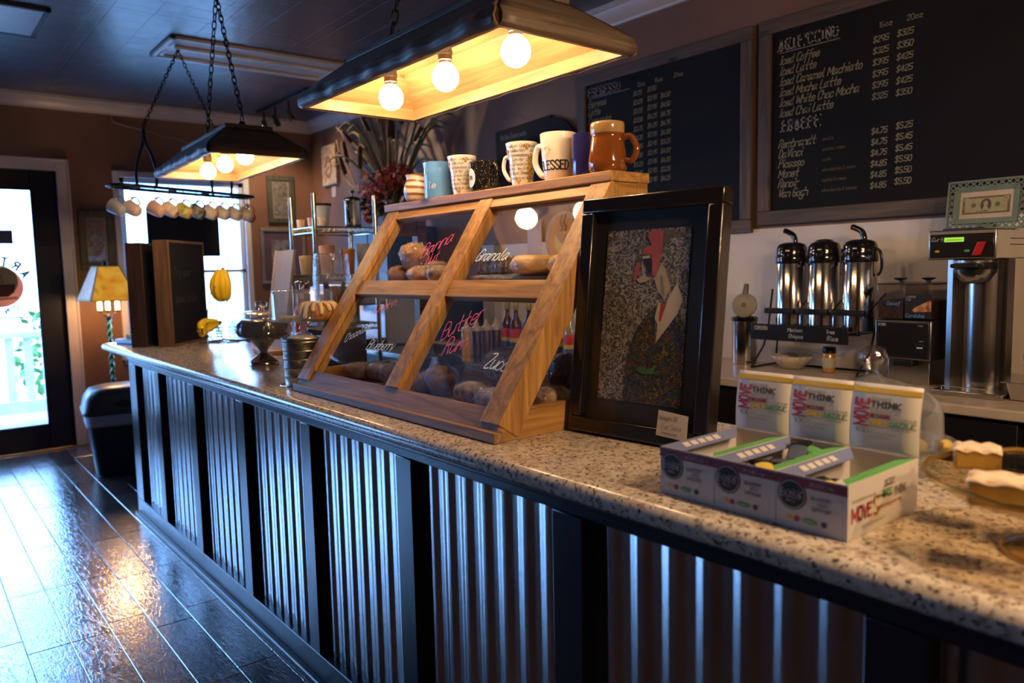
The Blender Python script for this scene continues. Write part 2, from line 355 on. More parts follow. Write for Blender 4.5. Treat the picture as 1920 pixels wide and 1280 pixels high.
for q in (-.03,.01): m.tube([dm(.003)(p,z) for p,z in ((q,.03),(q+.015,.05),(q-.005,.07),(q+.012,.095))],.003,5,m=2)
for k,ch in enumerate('ARTE'):   # lettering for the street side, so it shows mirrored in here
    a=pi/2-(-1.05+.42*k)*-1
    text(m,ch,lambda p,q,a=a:dm(.001)(cos(a)*(.168+q)+sin(a)*(.5*.035-p)*1.0,sin(a)*(.168+q)-cos(a)*(.5*.035-p)),.058,.016,0,False,m=3)
for k,ch in enumerate('CCINO'):
    a=-pi/2-(-.9+.36*k)*-1
    text(m,ch,lambda p,q,a=a:dm(.001)(cos(a)*(.205-q)+sin(a)*(p-.5*.025),sin(a)*(.205-q)-cos(a)*(p-.5*.025)),.040,.011,0,False,m=3)
m.build('round_coffee_sticker',dec,door)
MB().box(-6.944,-6.942,.60,.735,1.61,1.715).build('hanging_hours_sign',P('sign_navy',(.05,.05,.12),.6),door)
MB().box(-6.944,-6.9425,.40,.80,1.043,1.056).build('sticker_line',dec[3],door)
m=MB()
m.box(XL,XL+.022,1.045,1.135,0,2.262).box(XL,XL+.022,-.04,.05,0,2.262).box(XL,XL+.022,.05,1.045,2.172,2.262).box(XL+.022,XL+.03,1.118,1.135,0,2.262).box(XL+.022,XL+.03,.05,1.135,2.245,2.262)
struct('trim_3',m,trim_white,bevel=.004)
struct('trim_4',MB().box(-6.99,XL+.03,.05,1.045,0,.012),P('brass_threshold',(.45,.36,.22),.3,.9),bevel=.003)
# window with sash bars
wf=P('window_frame_white',(.72,.74,.78),.4,0,.03)
m=MB()
for y0,y1,z0,z1 in ((1.49,1.53,.70,2.15),(2.46,2.5,.70,2.15),(1.49,2.5,2.11,2.15),(1.49,2.5,.70,.74),(1.49,2.5,1.36,1.39)): m.box(-6.99,-6.915,y0,y1,z0,z1)
win=struct('window_1',m,wf,bevel=.004)
MB().box(-6.955,-6.949,1.525,2.465,.735,2.115).build('pane',pane,win)
m=MB().box(XL,XL+.02,2.5,2.55,.62,2.2).box(XL,XL+.02,1.44,1.49,.62,2.2).box(XL,XL+.02,1.49,2.5,2.15,2.2).box(XL,XL+.05,1.42,2.57,.66,.70); m.build('window_casing',wf,win,bevel=.004)
m=MB()
for y0,y1,z0,z1 in ((-2.4,-2.34,.45,1.9),(-.36,-.3,.45,1.9),(-2.4,-.3,1.84,1.9),(-2.4,-.3,.45,.51),(-1.38,-1.32,.45,1.9)): m.box(-6.99,-6.92,y0,y1,z0,z1)
win2=struct('added_window',m,wf,bevel=.004); MB().box(-6.955,-6.949,-2.36,-.34,.49,1.86).build('pane',pane,win2)  # window out of view, added for its daylight
tag(MB().box(-6.89,-6.87,1.675,2.262,1.503,1.90).build('hanging_cloth',P('dark_navy_cloth',(.012,.013,.022),.8)),'dark navy rectangular panel hung across the middle of the bright window','panel')
# outside: porch, railing, shrubs
struct('ground_outside',MB().box(-16,-7.02,-8,9,-.25,-.12),P('pale_concrete',(.5,.5,.48),.8)); 
struct('porch_deck',MB().box(-8.8,-7.02,-4,5,-.12,-.03),P('grey_porch_boards',(.36,.38,.42),.6,sc=3))
t=thing('porch_railing','white slatted porch railing outside the black glass door','railing',(-8.55,0,-.03))
rw=P('white_railing_paint',(.75,.75,.75),.5)
MB().box(-.05,.05,-3,4.5,.82,.88).build('top_rail',rw,t,bevel=.006); MB().box(-.04,.04,-3,4.5,.10,.22).build('bottom_rail',rw,t,bevel=.006)
for i in range(50):
    y=-2.95+i*.15; MB().box(-.022,.022,y-.035,y+.035,.22,.82).build('baluster',rw,t)
leafg=P('shrub_green',(.10,.24,.05),.6,0,.4,9)
random.seed(3)
for i,(y,h,lb) in enumerate(((-1.4,1.0,'green leafy shrub beyond the porch railing, far left of the door glass'),(.1,.95,'green leafy shrub beyond the porch railing, seen low through the door glass'),(1.5,1.1,'green leafy shrub beyond the porch railing, behind the window wall'))):
    t=thing('shrub',lb,'shrub',(-9.7,y,-.12),0,'shrubs beyond the porch')
    m=MB()
    for k in range(420):
        a=random.uniform(0,2*pi); q=sqrt(random.random())*.62; z=random.uniform(.15,h); q*=(1-.5*(z/h)**3)
        c=Vector((q*cos(a),q*sin(a),z)); d=Vector((random.uniform(-1,1),random.uniform(-1,1),random.uniform(-.3,1))).normalized(); e=d.orthogonal().normalized()*.04
        m.add([c-d*.01,c+d*.06+e,c+d*.13,c+d*.06-e],[(0,1,2,3)])
    m.build('foliage',leafg,t); m=MB()
    for k in range(5): a=k*1.3; m.tube([(0,0,0),(.12*cos(a),.12*sin(a),.35),(.3*cos(a),.3*sin(a),.8*h)],[.02,.014,.005],6)
    m.build('stem',P('bark',(.12,.08,.05),.9),t)
# ceiling lights, track
beige=P('aged_light_housing',(.62,.56,.50),.4,0,.06); lens=P('unlit_diffuser',(.50,.52,.55),.3,0,.04)
def troffer(x0,x1,y0,y1,lb,panel):
    t=thing('fluorescent_ceiling_light',lb,'ceiling light',((x0+x1)/2,(y0+y1)/2,2.74),0,'unlit fluorescent lights in the ceiling')
    a=(x1-x0)/2; b=(y1-y0)/2
    m=MB().box(-a,-a+.03,-b,b,-.02,0).box(a-.03,a,-b,b,-.02,0).box(-a,a,-b,-b+.03,-.02,0).box(-a,a,b-.03,b,-.02,0); m.build('frame',beige if not panel else dblack,t,bevel=.004)
    if panel: MB().box(-a+.03,a-.03,-b+.03,b-.03,-.017,-.004).build('diffuser',lens,t)
    else:
        m=MB()
        for sx in (-.5,.5): m.prism([(sx*a-.09,-.01),(sx*a-.03,-.026),(sx*a+.03,-.026),(sx*a+.09,-.01)],2*b-.06,lambda p,q,c:(p,-b+.03+c,q))
        m.box(-a+.03,a-.03,-b+.03,b-.03,-.012,-.002); m.build('reflector',beige,t)
        for sx in (-.5,.5): MB().tube([(sx*a,-b+.05,-.036),(sx*a,b-.05,-.036)],.010,10).build('tube',P('white_fluorescent_tube',(.8,.8,.8),.25),t)
troffer(-5.28,-4.80,1.37,2.50,'unlit open fluorescent light with two tubes in the ceiling behind the rear lamp',False)
troffer(-5.25,-4.69,-.38,.75,'flat pale ceiling light panel at the left edge above the door side',True)
t=thing('track_light','black track light bar with three spot heads on the ceiling corner','track light',(-6.2,2.56,2.74))
MB().box(-.40,.62,-.018,.018,-.03,0).build('track',black_plastic,t,bevel=.003)
for x,rz in ((-.27,.6),(-.02,.2),(.25,-.3)):
    m=MB(); m.tube([(x,0,-.03),(x,0,-.10)],.008,8); m.T=trs((x,0,-.14),.5,.25,rz); m.lathe([(0,.045),(.02,.04),(.024,.0),(.030,-.045),(.026,-.045),(.02,0),(0,.01)],16); m.build('spot_head',black_plastic,t)
# pictures and oddments on the walls
olive=wood('olive_grey_frame',(.05,.052,.04),(.11,.11,.085),'z',.55,1,False)
def scene_mat(name,cols,sc=9,dist=2,w=None):
    if name in MC: return MC[name]
    m,nt,b=nmat(name); n=N(nt,'TexNoise'); n.inputs['Scale'].default_value=sc; n.inputs['Detail'].default_value=5; n.inputs['Distortion'].default_value=dist
    nt.links.new(coords(nt),n.inputs['Vector']); k=len(cols)
    nt.links.new(ramp(nt,n.outputs[0],[(.3+.4*i/(k-1),c) for i,c in enumerate(cols)]),b.inputs['Base Color']); b.inputs['Roughness'].default_value=.55; MC[name]=m; return m
def wall_picture(loc,rz,w,h,fw,fm,mat,art,lb,mw=.03,aw=None,grp=None,extra=None):
    t=thing('framed_picture',lb,'picture',loc,rz,grp)
    m=MB()
    for x0,x1,z0,z1 in ((-w/2,w/2,h/2-fw,h/2),(-w/2,w/2,-h/2,-h/2+fw),(-w/2,-w/2+fw,-h/2+fw,h/2-fw),(w/2-fw,w/2,-h/2+fw,h/2-fw)): m.box(x0,x1,-.028,0,z0,z1)
    m.build('frame',fm,t,bevel=.004)
    MB().box(-w/2+fw,w/2-fw,-.012,-.006,-h/2+fw,h/2-fw).build('mat_board',mat,t)
    a,b=w/2-fw-mw,h/2-fw-mw; MB().box(-a,a,-.0135,-.012,-b,b).build('print',art,t)
    MB().box(-w/2+fw,w/2-fw,-.018,-.0165,-h/2+fw,h/2-fw).build('glazing',pane,t)
    return t
HP=-pi/2
wall_picture((XL+.001,1.298,1.637),pi/2,.25,.47,.052,olive,P('gold_mat',(.30,.23,.12),.5),scene_mat('floral_print',[(.10,.09,.09),(.30,.27,.25),(.16,.11,.10),(.42,.40,.38)],14),'grey olive framed floral picture hung between the door casing and the window',.012)
wall_picture((XL+.001,2.845,2.02),pi/2,.255,.43,.045,olive,P('cream_mat',(.42,.37,.30),.5),scene_mat('grey_portrait_print',[(.10,.08,.07),(.28,.24,.20),(.42,.37,.31)],12),'olive framed cream print on the left wall, upper one above the purple matted picture',.014)
wall_picture((XL+.001,2.845,1.50),pi/2,.43,.51,.03,P('pewter_frame',(.28,.27,.28),.4,.4),P('purple_mat',(.16,.09,.12),.6),scene_mat('white_bordered_print',[(.08,.07,.09),(.30,.28,.30),(.55,.52,.50)],8),'pewter framed picture with purple mat, lower one on the left wall by the corner',.075)
t=thing('canvas_print','small orange and cream canvas of a swirling cup on the brown back wall','picture',(-6.47,YB-.001,2.305))
MB().box(-.14,.14,-.035,0,-.178,.178).build('canvas',scene_mat('orange_cream_canvas',[(.30,.12,.05),(.62,.40,.22),(.75,.62,.44),(.55,.28,.12)],6,3),t,bevel=.004)
m=MB(); m.tube(smooth([(-.06,-.037,-.02),(0,-.037,.07),(.06,-.037,-.03),(.0,-.037,-.11),(-.06,-.037,-.06),(.02,-.037,-.02)],6),.006,6); m.build('painted_swirl',P('burnt_orange_paint',(.45,.17,.06),.6),t)
tag(MB().prism([(-.04,-.04),(-.03,-.055),(.03,-.055),(.04,-.03),(.04,.04),(-.04,.04)],.004,lambda a,b,c:(-6.45+a,YB-.001-c,2.075+b)).build('paper_tag',P('pale_paper',(.62,.50,.44),.7)),'small pale paper tag stuck below the orange canvas on the back wall','paper tag')
tag(MB().tube(smooth([(XL+.008,1.47,2.63),(XL+.008,1.48,2.59),(XL+.008,1.56,2.565),(XL+.008,1.68,2.545),(XL+.008,1.78,2.53),(XL+.008,1.85,2.50),(XL+.008,1.95,2.50),(XL+.008,2.05,2.47),(XL+.008,2.2,2.46)],5),.007,6).build('wall_cable',P('grey_cable',(.28,.25,.25),.5)),'thin grey cable running along the left wall under the crown moulding','cable')
# ---------------------------------------------------------------- front counter
navy=P('black_blue_counter_paint',(.012,.015,.022),.28,0,.15,12,.05)
def granite():
    m,nt,b=nmat('speckled_granite'); v=coords(nt)
    n1=N(nt,'TexNoise'); n1.inputs['Scale'].default_value=115; n1.inputs['Detail'].default_value=3; n1.inputs['Distortion'].default_value=.6; nt.links.new(v,n1.inputs['Vector'])
    n2=N(nt,'TexNoise'); n2.inputs['Scale'].default_value=55; n2.inputs['Detail'].default_value=5; nt.links.new(v,n2.inputs['Vector'])
    vo=N(nt,'TexVoronoi'); vo.inputs['Scale'].default_value=130; nt.links.new(v,vo.inputs['Vector'])
    base=ramp(nt,n2.outputs[0],[(.30,(.34,.26,.19)),(.45,(.54,.45,.35)),(.62,(.64,.56,.46)),(.75,(.42,.37,.32))])
    sp=ramp(nt,n1.outputs[0],[(.355,(1,1,1)),(.42,(0,0,0))])
    mx=N(nt,'Mix',data_type='RGBA'); nt.links.new(sp,mx.inputs[0]); nt.links.new(base,mx.inputs[6]); mx.inputs[7].default_value=(.035,.028,.024,1)
    s2=ramp(nt,vo.outputs['Color'],[(.78,(0,0,0)),(.86,(1,1,1))]); mx2=N(nt,'Mix',data_type='RGBA'); nt.links.new(s2,mx2.inputs[0]); nt.links.new(mx.outputs[2],mx2.inputs[6]); mx2.inputs[7].default_value=(.22,.15,.10,1)
    nt.links.new(mx2.outputs[2],b.inputs['Base Color']); b.inputs['Roughness'].default_value=.16; b.inputs['Specular IOR Level'].default_value=.55
    return m
ct=thing('service_counter','long dark painted counter front with corrugated steel panels between black posts','counter',(-2,1.0,0))
ox=-2; F=-.012
bx=[(-4.629,-4.505),(-4.124,-4.040),(-3.541,-3.459),(-2.933,-2.85),(-2.332,-2.257),(-1.726,-1.648),(-1.113,-1.027),(-.48,-.395),(.12,.2),(.72,.80),(1.32,1.40)]
MB().box(-2.629,3.6,.026,.60,0.0,.8945).build('carcass',P('black_cabinet_core',(.010,.010,.011),.6),ct)
m=MB().box(-2.629,3.6,F,.026,.862,.8945).box(-2.629,3.6,F-.008,.026,.885,.8945); m.build('apron_rail',navy,ct,bevel=.003)
m=MB().box(-2.629,3.6,F,.026,.022,.10); m.build('base_rail',navy,ct,bevel=.003)
MB().box(-2.635,3.6,F-.022,.026,0,.022).build('toe_moulding',navy,ct,bevel=.005)
for a,b in bx: MB().box(a-ox,b-ox,F,.026,.10,.862).build('post',navy,ct,bevel=.003)
MB().box(-2.65,-2.629,F,.60,0,.8945).build('end_panel',navy,ct,bevel=.003)
galv,nt,b=nmat('galvanised_corrugated_steel')
n=N(nt,'TexNoise'); n.inputs['Scale'].default_value=3; n.inputs['Detail'].default_value=5; nt.links.new(coords(nt,(4,4,1)),n.inputs['Vector'])
nt.links.new(ramp(nt,n.outputs[0],[(.3,(.42,.43,.44)),(.7,(.57,.58,.59))]),b.inputs['Base Color']); b.inputs['Roughness'].default_value=.23; b.inputs['Metallic'].default_value=1
def rib(t):   # trapezoidal rib: low flat, slow rise outwards, high flat, quicker return
    t%=1
    return 0 if t<.30 else (t-.30)/.28 if t<.58 else 1 if t<.80 else (1-t)/.20
def corr(x0,x1):
    m=MB(); per=.0735; k=int((x1-x0)/per*28); q=[]
    for i in range(k+1):
        x=x0+(x1-x0)*i/k; t=(x-x0)/per; y=sum(rib(t+e*.012) for e in range(-4,5))/9
        q.append((x-ox,.020-.0062*y))
    m.add([(x,y,.10) for x,y in q]+[(x,y,.862) for x,y in q],[(i,i+1,k+2+i,k+1+i) for i in range(k)])
    return m
for (a,b_),(c,d) in zip(bx,bx[1:]): corr(b_+.001,c-.001).build('corrugated_panel',galv,ct,sharp=70)
prof=[(1.61,.895),(1.61,.938)]+[(.9825-.0215*sin(radians(k*15)),.9165+.0215*cos(radians(k*15))) for k in range(0,13)]
m=MB(); m.prism(prof[::-1],6.75,lambda a,b,c:(-5.2+c,a,b))
tag(m.build('granite_countertop',granite(),sharp=30),'long speckled beige granite countertop with a rounded front edge','countertop')
ZC=.9382
# ---------------------------------------------------------------- back counter
t=thing('back_counter','black cabinet run along the back wall carrying a pale stone top','counter',(-1,2.6,0))
MB().box(-3.2,3.6,.03,.55,.0,.845).build('carcass',black_plastic,t)
for i in range(8):
    x=-3.2+i*.85; MB().box(x+.01,x+.84,.012,.03,.08,.835).build('cabinet_door',black_plastic,t,bevel=.004)
beige_top=P('pale_back_countertop',(.52,.43,.34),.3,0,.12,18)
MB().box(-3.2,3.6,-.01,.555,.845,.88).build('worktop',beige_top,t,bevel=.006)
ZB=.8805
t=thing('steel_prep_bench','dark bench with a steel top edge behind the pastry case','bench',(-3.7,2.14,0))
MB().box(-1.4,1.35,0,.42,.0,.86).build('carcass',black_plastic,t); MB().box(-1.42,1.36,-.02,.43,.86,.892).build('worktop',steel,t,bevel=.008)
# ---------------------------------------------------------------- pastry case
pine='z'
pine_h=wood('honey_pine_rail',(.22,.095,.025),(.62,.335,.10),'x',.45,1,True)
pine_s=wood('honey_pine_slanted_post',(.20,.085,.022),(.60,.32,.095),'z',.45,1,True,rot=(.575,0,0))
pine_d=wood('weathered_brown_pine',(.13,.06,.028),(.42,.23,.115),'x',.55,1.2,True)
pine_y=wood('honey_pine_side_board',(.20,.085,.022),(.56,.29,.08),'y',.45,1,True)
pc=thing('pastry_case','honey pine pastry display case with four slanted glass panes on the granite','display case',(-1.935,1.05,ZC))
SL=sqrt(.385**2+.59**2); sy,sz=.392/.7083,.59/.7083   # slope of the glazing, up along it
def sl(x,s,n): return (x, .004+s*sy-n*sz, .022+s*sz+n*sy)   # n positive = outwards (front)
HX=.565
m=MB().box(-HX-.005,HX+.004,-.008,.02,0,.026); m.build('front_strip',pine_d,pc,bevel=.003)
m=MB().hexa([sl(-HX+.004,-.005,0),sl(HX-.004,-.005,0),sl(HX-.004,-.005,-.03),sl(-HX+.004,-.005,-.03)],[sl(-HX+.004,.06,0),sl(HX-.004,.06,0),sl(HX-.004,.06,-.03),sl(-HX+.004,.06,-.03)]); m.build('sill_rail',pine_d,pc,bevel=.002)
def sbar(x0,x1,s0,s1,n0,n1,name,mt): 
    m=MB().hexa([sl(x0,s0,n1),sl(x1,s0,n1),sl(x1,s0,n0),sl(x0,s0,n0)],[sl(x0,s1,n1),sl(x1,s1,n1),sl(x1,s1,n0),sl(x0,s1,n0)]); return m.build(name,mt,pc,bevel=.002)
for x0,x1,d in ((-HX,-.488,.035),(.005,.072,.035),(.492,HX,.06)):
    o=sbar(x0,x1,.02 if x0!=.005 else .058,.715,-d,.008,'post',pine_s)
sbar(-.488,.005,.362,.418,-.022,.003,'middle_rail',pine_h); sbar(.072,.492,.362,.418,-.022,.003,'middle_rail',pine_h)
sbar(-.488,.492,.676,.715,-.022,.004,'top_rail',pine_h)
MB().box(-HX-.02,HX+.002,.386,.535,.618,.645).build('top_shelf',pine_h,pc,bevel=.003)
for x in (HX-.025,-HX+.003): MB().prism([(.0,0),(.53,0),(.53,.072),(.045,.072)],.022,lambda a,b,c,x=x:(x+c,a,b)).build('side_board',pine_y,pc,bevel=.002)
MB().box(-HX,HX,.508,.53,0,.072).build('back_board',pine_h,pc,bevel=.002)
MB().box(-HX+.022,HX-.022,.02,.508,.012,.03).build('floor_board',pine_d,pc)
MB().box(HX-.04,HX,.49,.53,.072,.618).build('rear_post',pine_y,pc,bevel=.002); MB().box(-HX,-HX+.04,.49,.53,.072,.618).build('rear_post',pine_y,pc,bevel=.002)
for x in (HX-.033,-HX+.003): MB().prism([(.345,.53),(.50,.53),(.50,.6175),(.402,.6175)],.03,lambda a,b,c,x=x:(x+c,a,b)).build('corner_block',pine_y,pc,bevel=.002)
MB().box(-HX+.022,HX-.022,.235,.508,.340,.356).build('inner_shelf',pine_h,pc,bevel=.002)
cg=glass('case_glass',(.95,.965,.97),.03,.02,0,.25)
pk=P('pink_paint_pen',(.80,.10,.28),.6,0,.05,emit=None); wh=P('pale_blue_paint_pen',(.75,.90,.98),.6,0,.05)
def gmap(x,s): return lambda a,b:(sl(x+1.935+a*1.0, s+b, -.004))
panes={'ul':(-.488,.005,.418,.676),'ur':(.072,.492,.418,.676),'ll':(-.488,.005,.06,.362),'lr':(.072,.492,.06,.362)}
writing={'ul':[('Banna',-2.125,.505,.045,pk,.42),('Nut',-2.075,.475,.034,pk,.42)],'ur':[('Granola',-1.812,.488,.034,wh,.0)],
 'll':[('Pumpkin',-2.25,.285,.03,pk,.33),('Blueberry',-2.165,.165,.03,wh,.06),('Chocolate',-2.33,.178,.026,wh,.45)],'lr':[('Butter',-1.785,.222,.045,pk,.5),('Rum',-1.745,.178,.045,pk,.32),('Zucchini',-1.54,.162,.036,wh,-.04)]}
for k,(x0,x1,s0,s1) in panes.items():
    m=MB().hexa([sl(x0,s0,-.008),sl(x1,s0,-.008),sl(x1,s0,-.012),sl(x0,s0,-.012)],[sl(x0,s1,-.008),sl(x1,s1,-.008),sl(x1,s1,-.012),sl(x0,s1,-.012)])
    po=m.build('glass_pane',cg,pc)
    for s,x,sv,cap,mt,tilt in writing[k]:
        m=MB(); ca,sa=cos(tilt),sin(tilt); g=gmap(x,sv)
        text(m,s,lambda a,b:g(a*ca-b*sa,a*sa+b*ca),cap*1.12,cap*(.09 if mt is wh else .065),.35,sp=.9,narrow=.8); m.build('handwriting',mt,po)
# ---- baked goods inside the case
crust=[P('muffin_golden_crumb',(.56,.30,.10),.7,0,.35,40,.5),P('muffin_brown_crumb',(.36,.19,.08),.75,0,.4,45,.5),P('chocolate_crumb',(.085,.045,.03),.7,0,.4,45,.6),P('blueberry_crumb',(.19,.13,.10),.7,0,.5,40,.5),P('seeded_bread_crust',(.40,.27,.15),.7,0,.6,60,.7)]
def bumpy(seed,amp=.08,f=5):
    from mathutils import noise
    return lambda d: 1+amp*noise.noise(Vector((d.x*f+seed,d.y*f,d.z*f)))
def muffin(loc,r,h,ci,lb,rz=0,rx=0,ry=0,icing=False):
    t=thing('wrapped_muffin',lb,'muffin',loc,rz,'wrapped muffins and loaves in the pastry case',rx,ry)
    fn=bumpy(loc[0]*50,.10)
    m=MB(); m.lathe([(r*.62,0),(r*.70,h*.1),(r*.86,h*.52),(r*.80,h*.56)],36,wob=lambda a,z:1+.025*sin(a*18)); m.build('cup',crust[ci if ci>1 else 1],t,sharp=70)
    m=MB(); m.ball((0,0,h*.58),(r,r,h*.44),24,14,0,fn); m.build('crown',crust[ci],t,sharp=180)
    m=MB(); m.lathe([(r*.66,.001),(r*.9,h*.30),(r*1.06,h*.62),(r*.86,h*.92),(r*.3,h*1.07),(0,h*1.08)],24,wob=lambda a,z:1+.02*sin(a*7+z*90)); m.build('plastic_wrap',wrapm,t,sharp=180)
    if icing:
        m=MB()
        for q in (-.35,.05,.4): m.tube(smooth([(-r*.55,q*r,h*.93),(0,q*r+.01,h*1.02),(r*.55,q*r-.006,h*.9)],4),.003,6)
        m.build('icing_drizzle',P('white_icing',(.8,.72,.6),.4),t)
def loaf(loc,a,b,h,ci,lb,rz=0,kind='wrapped_loaf',cat='loaf'):
    t=thing(kind,lb,cat,loc,rz,'wrapped muffins and loaves in the pastry case')
    f=bumpy(loc[0]*37,.08,4)
    m=MB(); m.ball((0,0,h*.5),(a,b,h*.5),28,16,0,lambda d:f(d)*(1 if d.z>0 else 1.0)/max(.72,(abs(d.x)**3+abs(d.y)**3+abs(d.z)**3)**(1/3.2))*.9); m.build('bread',crust[ci],t,sharp=180)
    m=MB(); m.ball((0,0,h*.52),(a*1.05,b*1.05,h*.53),26,14,0,lambda d:(1+.03*sin(d.x*19+d.z*13))/max(.72,(abs(d.x)**3+abs(d.y)**3+abs(d.z)**3)**(1/3.2))*.92); m.build('plastic_wrap',wrapm,t,sharp=180)
ZS=ZC+.3565; ZF=ZC+.0305
muffin((-2.335,1.385,ZS),.045,.062,0,'golden wrapped muffin, leftmost on the upper shelf of the pastry case')
muffin((-2.185,1.44,ZS),.05,.075,1,'brown wrapped muffin behind the stacked one on the upper left shelf')
muffin((-2.262,1.40,ZS+.052),.052,.085,0,'large golden wrapped muffin with icing lines perched highest on the upper left shelf',icing=True)
muffin((-2.155,1.355,ZS),.046,.058,0,'golden wrapped muffin with white icing under the pink handwriting',icing=True)
muffin((-2.055,1.36,ZS),.044,.06,4,'dark seeded wrapped muffin left of the middle post on the upper shelf',.5)
muffin((-1.855,1.42,ZS),.042,.062,2,'dark brown wrapped muffin just right of the middle post on the upper shelf')
loaf((-1.755,1.36,ZS),.105,.05,.03,3,'long flat wrapped granola slab lying on the upper right shelf',.05,'granola_slab','granola bar')
t=thing('granola_block','thick speckled granola block standing on the flat slab under the pale handwriting','granola bar',(-1.765,1.375,ZS+.03),.08,'wrapped muffins and loaves in the pastry case')
m=MB().box(-.052,.052,-.03,.03,0,.048); m.build('granola',scene_mat('speckled_granola',[(.05,.035,.025),(.22,.14,.08),(.36,.26,.16)],70,.5),t,bevel=.006); m=MB().box(-.058,.055,-.034,.034,-.001,.052); m.build('plastic_wrap',wrapm,t,bevel=.01)
def bagel(loc,r,lb,rx=0):
    t=thing('wrapped_bagel',lb,'bagel',loc,0,'wrapped bagels on the upper right shelf',rx)
    m=MB(); f=bumpy(loc[0]*20,.06,3); pts=[(r*.58*cos(2*pi*i/24),r*.58*sin(2*pi*i/24),r*.38) for i in range(24)]
    m.tube(pts,[r*.42*f(Vector((cos(i),sin(i),0))) for i in range(24)],14,True); m.build('bread',P('bagel_crust',(.62,.40,.18),.45,0,.3,14,.2),t,sharp=180)
    m=MB(); m.ball((0,0,r*.38),(r*1.06,r*1.06,r*.46),26,12,0,lambda d:1+.02*sin(d.x*17+d.y*11)); m.build('plastic_wrap',wrapm,t,sharp=180)
loaf((-1.60,1.375,ZS),.062,.055,.03,2,'dark flat wrapped bun beneath the left bagel on the upper right shelf',0,'wrapped_bun','bun')
bagel((-1.605,1.375,ZS+.030),.064,'pale golden wrapped bagel on top of a dark bun, left one by the right post')
loaf((-1.475,1.40,ZS),.06,.055,.03,2,'dark flat wrapped bun beneath the right bagel beside the right post',0,'wrapped_bun','bun')
bagel((-1.475,1.395,ZS+.030),.062,'wrapped bagel half hidden behind the right post of the pastry case')
loaf((-2.385,1.235,ZF),.055,.048,.06,3,'dark blueberry wrapped muffin, leftmost on the floor of the pastry case',.3)
loaf((-2.30,1.275,ZF),.065,.05,.062,3,'wide blueberry wrapped muffin, second from the left on the case floor',-.2)
loaf((-2.32,1.385,ZF),.075,.05,.065,2,'dark wrapped loaf behind the blueberry muffins on the case floor',.1)
loaf((-2.165,1.26,ZF),.06,.05,.07,2,'dark wrapped loaf tilted against the middle post at the case floor',.7)
muffin((-2.02,1.36,ZF),.056,.10,3,'tall dark wrapped muffin at the back, right of the middle post on the case floor')
muffin((-1.975,1.243,ZF),.045,.06,1,'brown wrapped muffin half behind the middle post at the case floor')
muffin((-1.895,1.255,ZF),.052,.085,1,'golden topped wrapped muffin with dark cup in the middle of the case floor')
loaf((-1.70,1.235,ZF),.066,.052,.062,4,'seeded wrapped bread roll, front left of the pile by the right post',.3,'wrapped_bread_roll','bread roll')
loaf((-1.575,1.205,ZF),.062,.05,.06,4,'seeded wrapped bread roll at the foot of the right post',-.2,'wrapped_bread_roll','bread roll')
loaf((-1.625,1.30,ZF+.055),.078,.055,.10,4,'largest seeded wrapped bread roll resting on top of two others by the right post',.3,'wrapped_bread_roll','bread roll')
loaf((-1.655,1.36,ZF),.06,.06,.06,4,'seeded wrapped bread roll at the back under the largest roll',0,'wrapped_bread_roll','bread roll')
loaf((-1.455,1.30,ZF),.05,.055,.07,4,'small seeded wrapped bread roll right of the right post on the case floor',0,'wrapped_bread_roll','bread roll')
muffin((-1.53,1.43,ZF),.055,.13,2,'tall dark chocolate wrapped cake at the back right of the case floor')
muffin((-1.452,1.42,ZF),.05,.10,2,'dark wrapped muffin next to the picture frame at the right end of the case floor')
# ---------------------------------------------------------------- mugs along the case top
ZM=ZC+.6455
def mug(loc,prof,mat,lb,handle=None,hr=.008,rz=0,rimmat=None,ms=None,grp='mugs on top of the pastry case',n=40,name='mug'):
    t=thing(name,lb,'mug',loc,rz,grp)
    r0,z0=prof[0]; th=.004; top=prof[-1][1]
    full=[(0,0)]+list(prof)+[(prof[-1][0]-th*.5,top+.0012),(prof[-1][0]-th,top-.001)]+[(max(r-th,.004),max(z,.006)) for r,z in prof[::-1][1:]]+[(0,.006)]
    mats=[mat]+([rimmat] if rimmat else [])
    k=len(prof); mm=[0]*(len(full)-1)
    if rimmat: mm=[1 if (full[i][1]+full[i+1][1])/2>rimz(prof) else 0 for i in range(len(full)-1)]
    MB().lathe(full,n,ms=mm).build('cup',mats,t,sharp=50)
    if handle:
        a,z1,z2,ex=handle; R=lambda z: max(q[0] for q in prof if abs(q[1]-z)<=min(abs(p[1]-z) for p in prof)+1e-6)
        pts=smooth([(R(z1)-.003,0,z1),(R(z1)+ex*.7,0,z1+.004),(max(R(z1),R(z2))+ex,0,(z1+z2)/2),(R(z2)+ex*.6,0,z2-.002),(R(z2)-.003,0,z2)],5)
        m=MB(); m.T=trs(rz=a); m.tube(pts,hr,10); m.build('handle',mat if not rimmat else mat,t,sharp=180)
    return t
def rimz(prof): return prof[-1][1]*.86
def wrap(t,r,z0,a0,fn=None):  # map flat lettering on the outside of a round mug
    return lambda a,b: ((r+(fn(b) if fn else 0)+.0007)*cos(a0+a/r),(r+(fn(b) if fn else 0)+.0007)*sin(a0+a/r),z0+b)
FR=-pi*.36  # direction from the mugs to the camera
pot=nmat('striped_stoneware'); m_,nt,b=pot
wv=N(nt,'TexWave'); wv.bands_direction='Z'; wv.inputs['Scale'].default_value=9; wv.inputs['Distortion'].default_value=3; wv.inputs['Detail'].default_value=2; nt.links.new(coords(nt,(1,1,1.6),(.25,0,0)),wv.inputs['Vector'])
nt.links.new(ramp(nt,wv.outputs[0],[(.1,(.30,.13,.05)),(.3,(.62,.42,.22)),(.55,(.78,.70,.58)),(.9,(.82,.76,.66))]),b.inputs['Base Color']); b.inputs['Roughness'].default_value=.3
